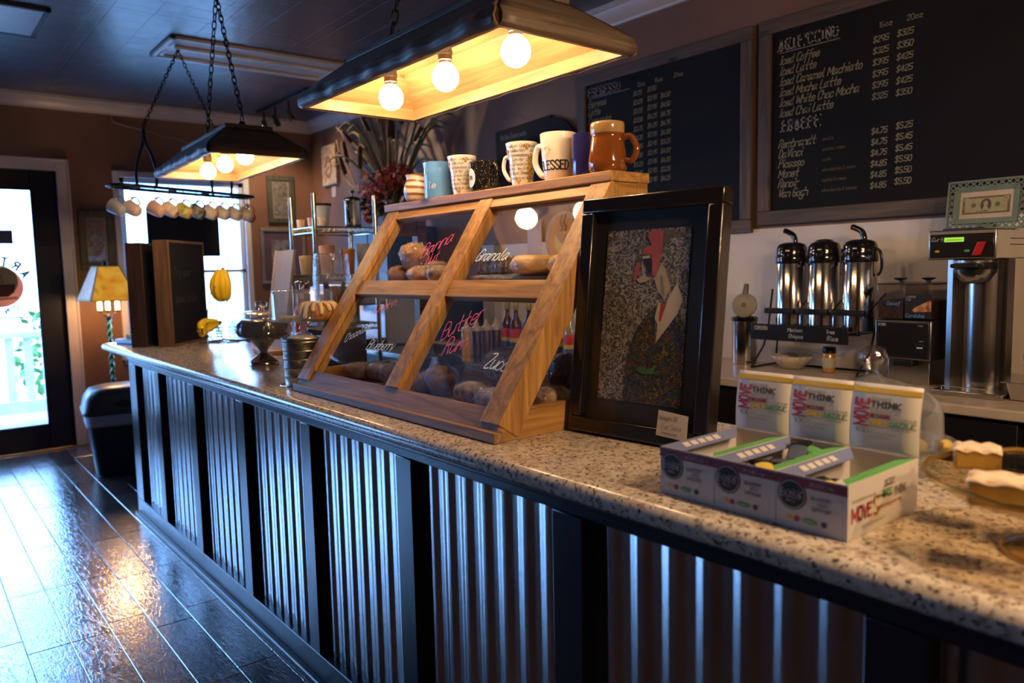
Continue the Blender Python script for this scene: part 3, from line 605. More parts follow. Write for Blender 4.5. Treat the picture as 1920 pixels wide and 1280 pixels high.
mug((-2.375,1.50,ZM),[(.035,0),(.05,.012),(.056,.035),(.054,.058),(.045,.078),(.044,.088),(.048,.097)],m_,'round bellied stoneware mug with tan and brown swirl stripes, first on the left',(pi*1.02,.075,.02,.028),.006)
tb=mug((-2.236,1.49,ZM),[(.046,0),(.048,.006),(.048,.084),(.049,.09),(.048,.096),(.0485,.108),(.051,.122)],P('sky_blue_glaze',(.12,.33,.72),.18,0,.06,coat=.5),'plain sky blue straight mug with faint white script, second from the left',(pi*.5,.09,.03,.03),.007)
m=MB(); text(m,'Smile',wrap(tb,.0485,.034,FR-1.3),.022,.0016,.3); text(m,'life',wrap(tb,.0485,.018,FR-1.2),.012,.0012,.3); m.build('white_script',white_ceramic,tb)
def script_mug(loc,lb,rz,sun):
    pf=[(.030,0),(.031,.004),(.034,.02),(.038,.056),(.0385,.075),(.043,.09),(.047,.118),(.049,.128)]
    t=mug(loc,pf,white_ceramic,lb,(pi*1.08 if sun else pi*.6,.088,.028,.026),.0065)
    def R(z):
        for (a,b_),(c,d) in zip(pf,pf[1:]):
            if b_<=z<=d: return a+(c-a)*(z-b_)/(d-b_)
        return .048
    gold=P('gold_transfer',(.42,.25,.03),.4,.2); ink=P('grey_ink',(.10,.10,.11),.6)
    def mp(z0,a0): return lambda a,b: ((R(z0+b)+.0009)*cos(a0+a/.042),(R(z0+b)+.0009)*sin(a0+a/.042),z0+b)
    m=MB(); rows=['Creole Cafe','New Orleans','Royal Street','Cafe au Lait','Royal Cafe','Bourbon','Jackson Sq','Cafe Noir']
    for i,z in enumerate((.112,.099,.086,.073,.060,.047,.034,.02)):
        for k in (-1.35,-.2,.95): text(m,rows[(i+int(k*2)+4)%8],mp(z,FR+k+.22*((i%3)-1)),.0085,.0009,.35,sp=.9,narrow=.85)
    m.build('script_lettering',ink,t)
    m=MB()
    def fleur(a,z):
        for dx in (-.5,0,.5):
            m.tube(smooth([mp(z,a)(dx*.006,-.008),mp(z,a)(dx*.003,0),mp(z,a)(dx*.016,.004),mp(z,a)(dx*.012,.010 if dx==0 else .007)],3),.0012,5)
        m.tube([mp(z,a)(-.006,0),mp(z,a)(.006,0)],.0011,5)
    for a,z in ((FR-.75,.10),(FR+.75,.112),(FR+.1,.012),(FR+1.0,.05),(FR-1.3,.04),(FR+2.2,.08)): fleur(a,z)
    if sun:
        for k in range(9): fleur(FR+1.05+.06*(k%2),.02+.008*k)
    m.build('fleur_transfers',gold,t); return t
script_mug((-2.105,1.50,ZM),'white flared mug with grey script and gold fleurs, left of the black speckled mug',0,False)
spk,nt,b=nmat('black_speckled_enamel'); vo=N(nt,'TexVoronoi'); vo.inputs['Scale'].default_value=190; nt.links.new(coords(nt),vo.inputs['Vector'])
nt.links.new(ramp(nt,vo.outputs['Distance'],[(.10,(.75,.72,.62)),(.2,(.012,.011,.010))]),b.inputs['Base Color']); b.inputs['Roughness'].default_value=.12
t=mug((-1.985,1.505,ZM),[(.046,0),(.05,.006),(.051,.06),(.051,.09),(.0515,.096)],spk,'black speckled camp mug with a white oval bear badge, fourth from the left',(FR+.95,.078,.022,.03),.007)
m=MB(); g=wrap(t,.0512,.045,FR-.62)
m.add([g(0,0)]+[g(.022*cos(2*pi*i/28),.030*sin(2*pi*i/28)) for i in range(28)],[(0,1+i,1+(i+1)%28) for i in range(28)]); m.build('oval_badge',P('badge_white',(.72,.72,.72),.5),t)
m=MB(); g2=lambda a,b:tuple(Vector(g(a,b))*1.0+Vector((cos(FR-.62)*.0008,sin(FR-.62)*.0008,0)))
m.add([g2(a,b) for a,b in ((-.010,-.002),(-.009,.005),(-.004,.008),(.003,.007),(.010,.004),(.010,0),(.008,-.008),(.005,-.008),(.004,-.002),(-.003,-.002),(-.004,-.009),(-.007,-.009),(-.008,-.003))],[tuple(range(13))]); m.build('bear_mark',black_plastic,t)
script_mug((-1.794,1.50,ZM),'white flared mug with grey script and orange gold edge, right of the black mug',.2,True)
t=mug((-1.632,1.50,ZM),[(.038,0),(.041,.006),(.046,.05),(.050,.10),(.0525,.132)],P('cream_glaze',(.80,.72,.62),.15,0,.02,coat=.5),'large cream mug with a heart and black BLESSED lettering',(pi*1.05,.10,.025,.036),.009)
rf=lambda b: .0046*(b/.04)
m=MB(); text(m,'BLESSED',wrap(t,.0437,.030,FR-1.0,rf),.024,.0035,0,False,sp=1.3,narrow=.72); m.build('black_lettering',P('black_ink',(.012,.012,.013),.5),t)
m=MB(); h=lambda a,b: wrap(t,.0487,.080,FR-.5)(a,b)
hp=[]; 
for i in range(28):
    q=2*pi*i/28; hp.append(h(.0011*16*sin(q)**3*.95,.0011*(13*cos(q)-5*cos(2*q)-2*cos(3*q)-cos(4*q))))
m.tube(hp,.0007,5,True); m.build('heart_outline',P('pale_grey_ink',(.45,.45,.44),.5),t)
m=MB(); m.add([h(a,b) for a,b in ((-.016,.0),(.018,.001),(.022,.005),(.014,.007),(-.010,.005))],[(0,1,2,3,4)]); m.build('yellow_brushstroke',P('yellow_ink',(.75,.70,.05),.5),t)
t=mug((-1.525,1.515,ZM),[(.044,0),(.047,.006),(.0475,.06),(.0475,.115)],P('cobalt_glaze',(.022,.02,.12),.15,0,.1,coat=.5),'dark cobalt blue straight mug between the cream mug and the brown mug',(pi*.5,.09,.03,.03),.007)
m=MB(); text(m,'cafe',wrap(t,.0475,.045,FR+.45),.022,.0018,.3); m.build('cream_lettering',white_ceramic,t)
mug((-1.425,1.485,ZM),[(.044,0),(.050,.008),(.051,.03),(.047,.06),(.043,.088),(.0415,.095),(.0445,.100),(.045,.122),(.044,.128)],P('treacle_brown_glaze',(.21,.062,.012),.10,0,.2,10,coat=.6),'treacle brown stoneware mug with a tan collar, rightmost on the case',(.35,.085,.03,.03),.0085,rimmat=P('tan_glaze',(.42,.25,.10),.15,0,.1,coat=.4))
# ---------------------------------------------------------------- pendant lamps
bark=wood('dark_bark_edged_plank',(.060,.042,.030),(.20,.14,.095),'x',.5,1.2,False,bm=.8)
bark_y=wood('dark_bark_edged_plank_end',(.060,.042,.030),(.19,.13,.085),'y',.5,1.2,False,bm=.6)
inner=wood('pale_pine_lamp_lining',(.32,.165,.06),(.54,.33,.145),'x',.4,1,True)
inner_y=wood('pale_pine_lamp_lining_end',(.32,.165,.06),(.54,.33,.145),'y',.4,1,True)
bulbm=P('lit_globe_bulb',(.9,.85,.8),.3,0,.01,emit=(1,.70,.40),es=50)
sock=P('dark_brass_socket',(.10,.075,.05),.4,.7)
def link(m,c,d,s,L,Wd,r):
    d=d.normalized(); s=(s-d*s.dot(d)).normalized(); pts=[]
    for i in range(14):
        a=2*pi*i/14; pts.append(c+d*(L/2*cos(a)*(1.0))+s*(Wd/2*(abs(sin(a))**.6)*(1 if sin(a)>=0 else -1)))
    m.tube(pts,r,5,True)
def chain(a,b,parent,L=.045,Wd=.020,r=.0032):
    a=Vector(a);b=Vector(b);d=b-a;k=max(2,int(d.length/(L*.78))); m=MB(); o1=d.orthogonal(); o2=d.cross(o1)
    for i in range(k): link(m,a+d*((i+.5)/k),d,o1 if i%2 else o2,L,Wd,r)
    return m.build('chain',black_metal,parent)
def pendant(loc,rz,lb):
    t=thing('pendant_lamp',lb,'lamp',loc,rz,'bark edged plank pendant lamps')
    a,b=.518,.215; ta,tb,H=.40,.105,.135; lip=.040; e=.016
    def wall(sx):  # long side boards (along x)
        s=sx; out=[(-a,s*b,0),(a,s*b,0)]
        m=MB(); rim=[]; 
        k=24
        prof=lambda: None
        def pt(u,v):   # v along the section: outer bottom lip -> outer top
            sec=[(0,0.0),(.012,.006),(.015,.022),(.008,lip),(-.010,lip+.014),(-(b-tb),H)]
            i=min(int(v*5),4); f=v*5-i; o=sec[i][0]+(sec[i+1][0]-sec[i][0])*f; z=sec[i][1]+(sec[i+1][1]-sec[i][1])*f
            fr=max(0,min(1,(z-lip)/(H-lip))); ha=a+(ta-a)*fr+(.012 if v<.7 else 0)*0
            w=.004*sin(u*31+s)+.003*sin(u*57) if v<.65 else 0
            return ((2*u-1)*ha, s*(b+o+w), z+(.003*sin(u*23) if .3<v<.65 else 0))
        m.grid(60,20,pt); return m
    wall(1).build('bark_side',bark,t,sharp=60,solid=.004); wall(-1).build('bark_side',bark,t,sharp=60,solid=.004)
    for s in (1,-1):
        m=MB()
        def pt(u,v):
            sec=[(0,0.0),(.012,.006),(.014,.022),(.006,lip),(-.010,lip+.014),(-(a-ta),H)]
            i=min(int(v*5),4); f=v*5-i; o=sec[i][0]+(sec[i+1][0]-sec[i][0])*f; z=sec[i][1]+(sec[i+1][1]-sec[i][1])*f
            fr=max(0,min(1,(z-lip)/(H-lip))); hb=b+(tb-b)*fr
            return (s*(a+o),(2*u-1)*hb,z)
        m.grid(10,20,pt); m.build('end_board',bark_y,t,sharp=60,solid=.004)
    MB().box(-ta-.004,ta+.004,-tb-.004,tb+.004,H-.002,H+.018).build('top_board',bark,t,bevel=.004)
    # lining: a vertical band then sloping boards and a flat ceiling
    A,B=a-.002,b-.002
    for s in (1,-1):
        m=MB().hexa([(-A,s*B,.001),(A,s*B,.001),(A,s*(B-e),.001),(-A,s*(B-e),.001)],[(-A,s*B,.036),(A,s*B,.036),(A,s*(B-e),.036),(-A,s*(B-e),.036)])
        m.hexa([(-A+.01,s*(B-.002),.036),(A-.01,s*(B-.002),.036),(A-.01,s*(B-.016),.036),(-A+.01,s*(B-.016),.036)],[(-ta,s*(tb+.006),H-.006),(ta,s*(tb+.006),H-.006),(ta,s*(tb-.01),H-.006),(-ta,s*(tb-.01),H-.006)])
        m.build('lining_board',inner,t)
    MB().box(-ta,ta,-tb,tb,H-.012,H-.003).build('lining_ceiling',inner,t)
    for s in (1,-1):
        m=MB().hexa([(s*A,-B+e,.001),(s*A,B-e,.001),(s*(A-e),B-e,.001),(s*(A-e),-B+e,.001)],[(s*A,-B+e,.036),(s*A,B-e,.036),(s*(A-e),B-e,.036),(s*(A-e),-B+e,.036)])
        m.hexa([(s*(A-.002),-B+.016,.036),(s*(A-.002),B-.016,.036),(s*(A-.016),B-.016,.036),(s*(A-.016),-B+.016,.036)],[(s*(ta+.004),-tb,H-.006),(s*(ta+.004),tb,H-.006),(s*(ta-.01),tb,H-.006),(s*(ta-.01),-tb,H-.006)])
        m.build('lining_end',inner_y,t)
    for x in (-.315,-.005,.315):
        m=MB(); m.T=trs((x,0,0)); m.lathe([(.02,.118),(.021,.098),(.0225,.097),(.0225,.086),(.0205,.085),(.0205,.074),(.022,.070),(.019,.068),(.016,.055)],20); m.build('socket',sock,t)
        m=MB(); m.T=trs((x,0,.022)); m.lathe([(.014,.046),(.018,.038),(.030,.026),(.037,.012),(.039,0),(.036,-.016),(.026,-.030),(.012,-.0375),(0,-.039)][::-1],28); m.build('bulb',bulbm,t,sharp=180)
    top=2.74-loc[2]
    for x in (-.30,.30):
        m=MB(); m.T=trs((x,0,H+.018)); m.lathe([(.032,0),(.032,.012),(.016,.016),(.012,.03),(0,.03)],16); m.build('chain_bracket',black_metal,t)
        m=MB(); m.tube([(x+.020*cos(q*pi/7),0,H+.064+.020*sin(q*pi/7)) for q in range(14)],.0025,6,True); m.build('ring',black_metal,t)
        chain((x,0,H+.078),(.0 if x<0 else .012,0,top-.045),t)
    m=MB(); m.tube(smooth([(0,0,top),(0,0,top-.02),(.016,0,top-.035),(0,0,top-.055),(-.014,0,top-.040)],5),.004,6); m.build('ceiling_hook',black_metal,t)
    return t
pendant((-1.868,1.285,1.87),0,'large bark edged wooden pendant lamp with three lit bulbs directly above the pastry case')
pendant((-3.935,1.345,1.87),-.045,'bark edged wooden pendant lamp further back, hanging beside the mug rack')
# ---------------------------------------------------------------- mug rack on chains
MR=(-4.93,1.44)
t=thing('hanging_mug_rack','black wrought iron oval rack on a chain with mugs hooked beneath it','mug rack',(MR[0],MR[1],1.85),atan2(.92,-.38))
HL,HWd=.50,.085
def oval(z):
    P=[]
    for i in range(40):
        a=2*pi*i/40; P.append((HL*(1 if cos(a)>=0 else -1)*abs(cos(a))**.35,HWd*(1 if sin(a)>=0 else -1)*abs(sin(a))**.7,z))
    return P
MB().tube(oval(0),.010,8,True).build('oval_rail',black_metal,t,sharp=180)
for x in (-.27,.27):
    m=MB(); m.tube(smooth([(x,-HWd,0),(x,-HWd-.004,.10),(x,-.05,.20),(x,-.012,.26),(x,0,.34)],6),.0085,8); m.tube(smooth([(x,HWd,0),(x,HWd+.004,.10),(x,.05,.20),(x,.012,.26),(x,0,.34)],6),.0085,8); m.build('yoke',black_metal,t,sharp=180)
    chain((x,0,.35),(.0,0,.84),t,.032,.015,.0028)
for x in (-.34,-.1,.14,.36): MB().tube([(x,-HWd,0),(x,HWd,0)],.005,6).build('cross_bar',black_metal,t)
m=MB(); m.tube(smooth([(0,0,.89),(-.02,0,.885),(-.03,0,.87),(-.005,0,.86),(.012,0,.845),(0,0,.83),(-.012,0,.84)],5),.004,6); m.build('ceiling_hook',black_metal,t)
hooks=[]
for i in range(11):
    x=-.47+.094*i; y=HWd*(-.9 if i>1 else .5) if abs(x)<.45 else 0
    y=-HWd*.95 if 1<i<10 else 0
    hooks.append((x,y)); m=MB(); m.tube(smooth([(x,y,.012),(x+.006,y,.0),(x,y,-.02),(x,y,-.055),(x+.008,y,-.068),(x+.018,y,-.06)],4),.0028,6); m.build('hook',black_metal,t)
cs=t.matrix_basis if False else trs((MR[0],MR[1],1.85),rz=atan2(.92,-.38))
gl=[('grey blue clear',P('clear_grey_cup',(.35,.36,.40),.15,0,.1)),('pale pink glass',P('pale_pink_cup',(.60,.45,.42),.2)),('rosy tan',P('rosy_tan_cup',(.55,.36,.30),.25)),
 ('dark lined cream',scene_mat('cream_red_cup',[(.30,.10,.06),(.70,.55,.40),(.75,.62,.50)],22,1)),('yellow and red painted',scene_mat('yellow_red_cup',[(.60,.10,.03),(.70,.55,.35),(.65,.55,.10),(.30,.35,.06)],20,1)),('navy painted',scene_mat('navy_cup',[(.015,.02,.05),(.05,.07,.10),(.35,.33,.25)],18,1)),
 ('cream with orange spots',scene_mat('cream_orange_cup',[(.60,.16,.04),(.70,.58,.42),(.74,.62,.5)],20,1)),('cream with blue foot',scene_mat('cream_blue_cup',[(.08,.10,.38),(.62,.52,.42),(.7,.6,.48)],14,1)),('cream with red flower',scene_mat('cream_flower_cup',[(.55,.12,.08),(.66,.55,.45),(.7,.6,.5)],16,1)),
 ('brown banded',scene_mat('brown_band_cup',[(.28,.16,.10),(.55,.45,.36),(.62,.52,.42)],12,1)),('bright orange',P('bright_orange_cup',(.62,.10,.02),.3))]
where=['at the door end of the rack','second from the door end','third from the door end','fourth from the door end, before the window','fifth from the door end','in the middle of the row','just right of the navy mug','in front of the hanging dark panel','third from the far end','second from the far end','at the far end of the rack']
for i,((x,y),(nm,mt)) in enumerate(zip(hooks,gl)):
    p=cs@Vector((x+.004,y,-.0645))
    o=thing('hanging_mug',nm+' mug hooked by its handle '+where[i],'mug',p,-pi/2-.9,'mugs hooked under the iron rack')
    prof=[(.026,0),(.033,.006),(.039,.03),(.041,.06),(.043,.085)]; th=.004
    full=[(0,0)]+prof+[(.041,.086)]+[(max(r-th,.004),max(z,.006)) for r,z in prof[::-1][1:]]+[(0,.006)]
    T=trs((0,0,-.0595),0,radians(62),0)@trs((0,0,-.045),sc=.97)
    m=MB(); m.T=T; m.lathe(full,24); m.build('cup',mt,o,sharp=50)
    m=MB(); m.T=T; m.tube(smooth([(-.038,0,.075),(-.060,0,.074),(-.070,0,.047),(-.056,0,.018),(-.036,0,.02)],5),.0055,8); m.build('handle',mt,o,sharp=180)
# ---------------------------------------------------------------- framed drawing leaning behind the boxes
fb=P('gloss_black_frame',(.010,.008,.007),.22,0,.1,coat=.4); YAW=.09; LEAN=-.125
t=thing('framed_drawing','large glossy black framed drawing of a red faced man in a suit','picture',(-1.357,1.262,ZC+.006),YAW,None,LEAN)
FW,FH,fw,fd=.388,.565,.036,.042
m=MB()
for x0,x1,z0,z1 in ((0,FW,FH-fw,FH),(0,FW,0,fw),(0,fw,fw,FH-fw),(FW-fw,FW,fw,FH-fw)): m.box(x0,x1,0,fd,z0,z1)
m.build('frame',fb,t,bevel=.004)
MB().box(fw,FW-fw,.022,.027,fw,FH-fw).build('mat_board',P('dark_olive_mat_board',(.022,.017,.012),.6),t)
art=bpy.data.materials.new('ink_scribble_paper'); art.use_nodes=True; nt=art.node_tree; b=nt.nodes['Principled BSDF']
n=N(nt,'TexNoise'); n.inputs['Scale'].default_value=44; n.inputs['Detail'].default_value=2; n.inputs['Distortion'].default_value=1.8; nt.links.new(coords(nt),n.inputs['Vector'])
q=N(nt,'Math',operation='MULTIPLY'); q.inputs[1].default_value=26; nt.links.new(n.outputs[0],q.inputs[0]); s_=N(nt,'Math',operation='SINE'); nt.links.new(q.outputs[0],s_.inputs[0])
nt.links.new(ramp(nt,s_.outputs[0],[(.02,(.07,.06,.053)),(.35,(.28,.25,.22)),(.9,(.38,.34,.30))]),b.inputs['Base Color']); b.inputs['Roughness'].default_value=.7
coat=bpy.data.materials.new('multicolour_scribble'); coat.use_nodes=True; nt=coat.node_tree; b=nt.nodes['Principled BSDF']
n=N(nt,'TexNoise'); n.inputs['Scale'].default_value=30; n.inputs['Detail'].default_value=3; n.inputs['Distortion'].default_value=2.0; nt.links.new(coords(nt),n.inputs['Vector'])
c1=ramp(nt,n.outputs[0],[(.30,(.16,.03,.05)),(.40,(.04,.10,.08)),(.48,(.05,.06,.16)),(.54,(.22,.18,.03)),(.60,(.20,.05,.03)),(.70,(.10,.03,.12))])
q=N(nt,'Math',operation='MULTIPLY'); q.inputs[1].default_value=60; nt.links.new(n.outputs[0],q.inputs[0]); s_=N(nt,'Math',operation='SINE'); nt.links.new(q.outputs[0],s_.inputs[0])
mx=N(nt,'Mix',data_type='RGBA',blend_type='MULTIPLY'); mx.inputs[0].default_value=1; nt.links.new(c1,mx.inputs[6]); nt.links.new(ramp(nt,s_.outputs[0],[(.05,(.15,)*3),(.5,(1,)*3)]),mx.inputs[7]); nt.links.new(mx.outputs[2],b.inputs['Base Color']); b.inputs['Roughness'].default_value=.7
AX,AZ,AW,AH=.071,.485,.232,.40
def am(o): return lambda u,v,c:(AX+u*AW,.0203-o-c,AZ-v*AH)
drw=MB().box(AX,AX+AW,.0205,.022,AZ-AH,AZ).build('drawing',art,t)
ac=[coat,P('drawn_red_skin',(.42,.085,.09),.7,0,.2,30),P('drawn_grey_hair',(.13,.11,.09),.7,0,.4,40),P('drawn_dark_mouth',(.02,.015,.014),.7),P('drawn_cream',(.46,.37,.25),.7,0,.12,40),P('drawn_white_collar',(.55,.46,.36),.7,0,.06),P('drawn_red_tie',(.40,.035,.05),.7),P('drawn_green',(.06,.16,.09),.7)]
m=MB(); L_=[(0,[(.69,.42),(.605,.465),(.46,.555),(.375,.66),(.335,.815),(.32,1.0),(.995,1),(.99,.79),(.985,.52),(.91,.48),(.68,.65),(.655,.51)]),
(4,[(.61,.284),(.68,.2),(.76,.24),(.84,.30),(.75,.41),(.655,.347)]),(5,[(.88,.31),(.955,.40),(.91,.48),(.68,.65),(.69,.535),(.74,.49),(.79,.40)]),(5,[(.68,.42),(.71,.42),(.70,.55),(.65,.51)]),(6,[(.71,.425),(.755,.425),(.75,.47),(.72,.53),(.70,.52)]),
(1,[(.495,.04),(.54,.012),(.61,.005),(.71,.012),(.73,.07),(.68,.14),(.655,.21),(.63,.275),(.585,.265),(.575,.185),(.555,.148),(.45,.145),(.465,.11),(.555,.095),(.53,.065)]),
(2,[(.69,.006),(.84,.013),(.80,.05),(.73,.095),(.68,.158),(.69,.077)]),(3,[(.45,.148),(.555,.148),(.58,.248),(.54,.257),(.49,.194)]),(5,[(.46,.155),(.545,.151),(.55,.168),(.465,.171)]),
(1,[(.40,.195),(.44,.195),(.425,.25),(.385,.30),(.36,.29),(.37,.23)]),(4,[(.40,.29),(.49,.265),(.58,.285),(.51,.305),(.44,.31)]),(2,[(.36,.11),(.44,.085),(.54,.09),(.46,.108),(.40,.125)]),(7,[(.46,.81),(.52,.785),(.60,.80),(.70,.79),(.68,.825),(.56,.835)]),
(2,[(.755,.23),(.768,.23),(.84,.31),(.828,.32)]),(2,[(.70,.27),(.708,.265),(.75,.38),(.742,.385)])]
for i,(mi,pl) in enumerate(L_): m.prism(pl,.0002,am(.0002+.00012*i),mi)
m.build('figure_ink',ac,drw)
MB().box(fw-.002,FW-fw+.002,.0165,.0175,fw-.002,FH-fw+.002).build('glazing',glass('picture_glass',(.97,.97,.96),.014,.03,0,.1),t)
MB().hexa([(.12,fd,.002),(.26,fd,.002),(.26,fd+.13,.0165),(.12,fd+.13,.0165)],[(.15,fd,.33),(.23,fd,.33),(.23,fd+.006,.335),(.15,fd+.006,.335)]).build('easel_back',black_plastic,t)
nt_=thing('price_note','small handwritten white price note stuck on the lower right of the framed drawing','note',(-1.1,1.26,1.0),YAW,None,LEAN)
q=trs((-1.357,1.262,ZC+.006),LEAN,0,YAW)@Vector((.262,-.0015,.022)); nt_.location=q
MB().hexa([(0,0,0),(.078,0,-.004),(.078,-.001,-.004),(0,-.001,0)],[(.003,0,.056),(.079,0,.05),(.079,-.001,.05),(.003,-.001,.056)]).build('paper',P('white_note_paper',(.56,.52,.50),.8,0,.03),nt_)
m=MB(); f=lambda a,b:(a,-.0016,b); text(m,'Reimagine 250',f,.009,.0008,.3,x0=.006,y0=.036,sp=.8,narrow=.6); text(m,'For Sale',f,.011,.0009,.2,x0=.014,y0=.016,narrow=.8); m.tube([(.016,-.0016,.009),(.056,-.0016,.007)],.0004,4); m.build('pencil_writing',P('pencil_grey',(.25,.22,.21),.8),nt_)
# ---------------------------------------------------------------- bar boxes in front
card=P('printed_white_card',(.56,.52,.47),.55,0,.03); inside=P('inner_card',(.50,.44,.36),.7,0,.05); prb=P('print_slate_blue',(.13,.15,.28),.6); prg=P('print_green',(.10,.34,.08),.6); prm=P('print_maroon',(.22,.03,.05),.6)
pk2=[P('print_dark',(.06,.055,.05),.6),P('print_red',(.40,.035,.05),.6),P('print_yellow',(.70,.42,.02),.6),prg,P('print_black',(.012,.010,.012),.6),P('print_grey',(.30,.28,.26),.6),prm,prb,card]
def bar_box(loc,lb,right):
    t=thing('snack_bar_box',lb,'box',loc,0,'open snack bar display boxes')
    w,d,h=.1135,.225,.083; th=.0014
    for nm,a in (('front_wall',(0,w,0,th,0,h)),('back_wall',(0,w,d-th,d,0,h)),('side_wall',(0,th,th,d-th,0,h)),('side_wall',(w-th,w,th,d-th,0,h)),('bottom',(th,w-th,th,d-th,0,th))):
        MB().box(*a).build(nm,card if nm!='bottom' else inside,t)
    # folded top strips inside the long sides
    MB().hexa([(th,th,h-.001),(.022,.02,h-.012),(.022,d-.03,h-.012),(th,d-th,h-.001)],[(th,th,h+.0005),(.022,.02,h-.0105),(.022,d-.03,h-.0105),(th,d-th,h+.0005)]).build('blue_side_flap',prb,t)
    MB().hexa([(w-.024,.03,h-.0035),(w-th,th,h-.001),(w-th,d-th,h-.001),(w-.024,d-.03,h-.0035)],[(w-.024,.03,h-.002),(w-th,th,h+.0005),(w-th,d-th,h+.0005),(w-.024,d-.03,h-.002)]).build('green_side_flap',prg,t)
    m=MB(); 
    for i in range(5): m.hexa([(.007,.05+i*.022,h-.0025),(.017,.05+i*.022,h-.0075),(.017,.066+i*.022,h-.0075),(.007,.066+i*.022,h-.0025)],[(.007,.05+i*.022,h-.0017),(.017,.05+i*.022,h-.0067),(.017,.066+i*.022,h-.0067),(.007,.066+i*.022,h-.0017)])
    m.build('flap_lettering',card,t)
    # header card: curves forward to back
    HH=.116
    def hp(u,v): 
        q=v*HH; return (u*w, d+.001+.022*v*v-.010*v, h-.004+q)
    m=MB(); m.grid(4,12,lambda u,v:hp(u,v)); hd=m.build('header_card',card,t,solid=.0012)
    def hm(a,b): 
        v=b/.172; p=hp(0,v); return (a,p[1]-.0011,p[2])
    m=MB()
    def quad(x0,x1,z0,z1,mi): m.grid(1,6,lambda u,v:hm(x0+(x1-x0)*u,z0+(z1-z0)*v),mi)
    quad(.0,w,.150,.163,2)
    text(m,'THE SUPERFOOD BAR',hm,.0042,.0008,0,False,x0=.03,y0=.154,m=8,sp=1,narrow=.7)
    text(m,'MOVE',lambda a,b:hm(.029-b,.068+a),.022,.0046,0,False,m=1,sp=1.6,narrow=.92)
    text(m,'forward',hm,.008,.0009,0,True,x0=.033,y0=.134,m=5,sp=1,narrow=.8)
    text(m,'THINK',hm,.0135,.0028,0,False,x0=.034,y0=.116,m=0,sp=2,narrow=.95)
    text(m,'BIGGER',hm,.0105,.0011,0,False,True,x0=.034,y0=.102,m=5,sp=2,narrow=1.0)
    text(m,'RESTORE',hm,.0085,.0019,0,False,x0=.034,y0=.090,m=6,sp=1.4,narrow=.75)
    text(m,'balance',hm,.0075,.0009,0,True,x0=.070,y0=.090,m=5,sp=1.2,narrow=1.0)
    text(m,'SMILE',hm,.0125,.0026,0,False,x0=.034,y0=.072,m=2,sp=1.4,narrow=.6)
    text(m,'I',hm,.017,.0008,0,False,x0=.060,y0=.070,m=5)
    text(m,'DAZZLE',hm,.0115,.002,0,False,True,x0=.067,y0=.073,m=3,sp=1.4,narrow=.78)
    text(m,'everyone',hm,.0055,.0007,0,True,x0=.070,y0=.064,m=5,sp=1.2,narrow=.9)
    text(m,'100%',hm,.0125,.0013,0,False,x0=.008,y0=.050,m=5,sp=1.6,narrow=1)
    text(m,'ingredients',hm,.0055,.0006,0,True,x0=.045,y0=.050,m=5,sp=1.1,narrow=.8); text(m,'you can trust',hm,.0055,.0006,0,True,x0=.03,y0=.040,m=5,sp=1.1,narrow=.8)
    m.build('printed_slogans',pk2,hd)
    # printed front
    fm=lambda a,b:(a,-.0006,b); m=MB()
    def q(x0,x1,z0,z1,mi,y=-.0005): m.add([(x0,y,z0),(x1,y,z0),(x1,y,z1),(x0,y,z1)],[(0,1,2,3)],mi)
    q(0,w,h-.017,h-.0025,6)
    m.add([(a,-.0006,b) for a,b in ring(.0235,32,.026,.052)],[tuple(range(32))],4)
    m.add([(a,-.0007,b) for a,b in ring(.0215,32,.026,.052)]+[(a,-.0007,b) for a,b in ring(.0203,32,.026,.052)],[(i,(i+1)%32,32+(i+1)%32,32+i) for i in range(32)],8)
    text(m,'BOSS',lambda a,b:(a,-.0008,b),.0115,.0021,0,False,False,x0=.0075,y0=.047,m=8,sp=1.7,narrow=.98)
    text(m,'FOOD CO',lambda a,b:(a,-.0008,b),.0035,.0007,0,False,x0=.0175,y0=.040,m=8,narrow=.8)
    text(m,'THE SUPERFOOD BAR',fm,.0045,.001,0,False,x0=.055,y0=h-.0125,m=8,sp=1,narrow=.72)
    text(m,'BLUEBERRY',fm,.0055,.0008,0,False,x0=.058,y0=.050,m=5,sp=1,narrow=.9); text(m,'GREENS',fm,.004,.0006,0,False,x0=.068,y0=.043,m=5,sp=1,narrow=.9); text(m,'SUPER BAR',fm,.0055,.0008,0,False,x0=.058,y0=.034,m=5,sp=1,narrow=.9)
    for cx,r,mi in ((.022,.0042,2),(.035,.0046,1),(.078,.0046,0)): m.add([(a,-.0007,b) for a,b in ring(r,16,cx,.0165)],[tuple(range(16))],mi)
    m.add([(a,-.0007,b) for a,b in ring(.0045,20,.056,.0165,2.6)],[tuple(range(20))],3)
    text(m,'organic',lambda a,b:(a,-.0009,b),.0035,.0005,0,True,x0=.0475,y0=.0148,m=8,narrow=.8)
    m.build('printed_front',pk2,t)
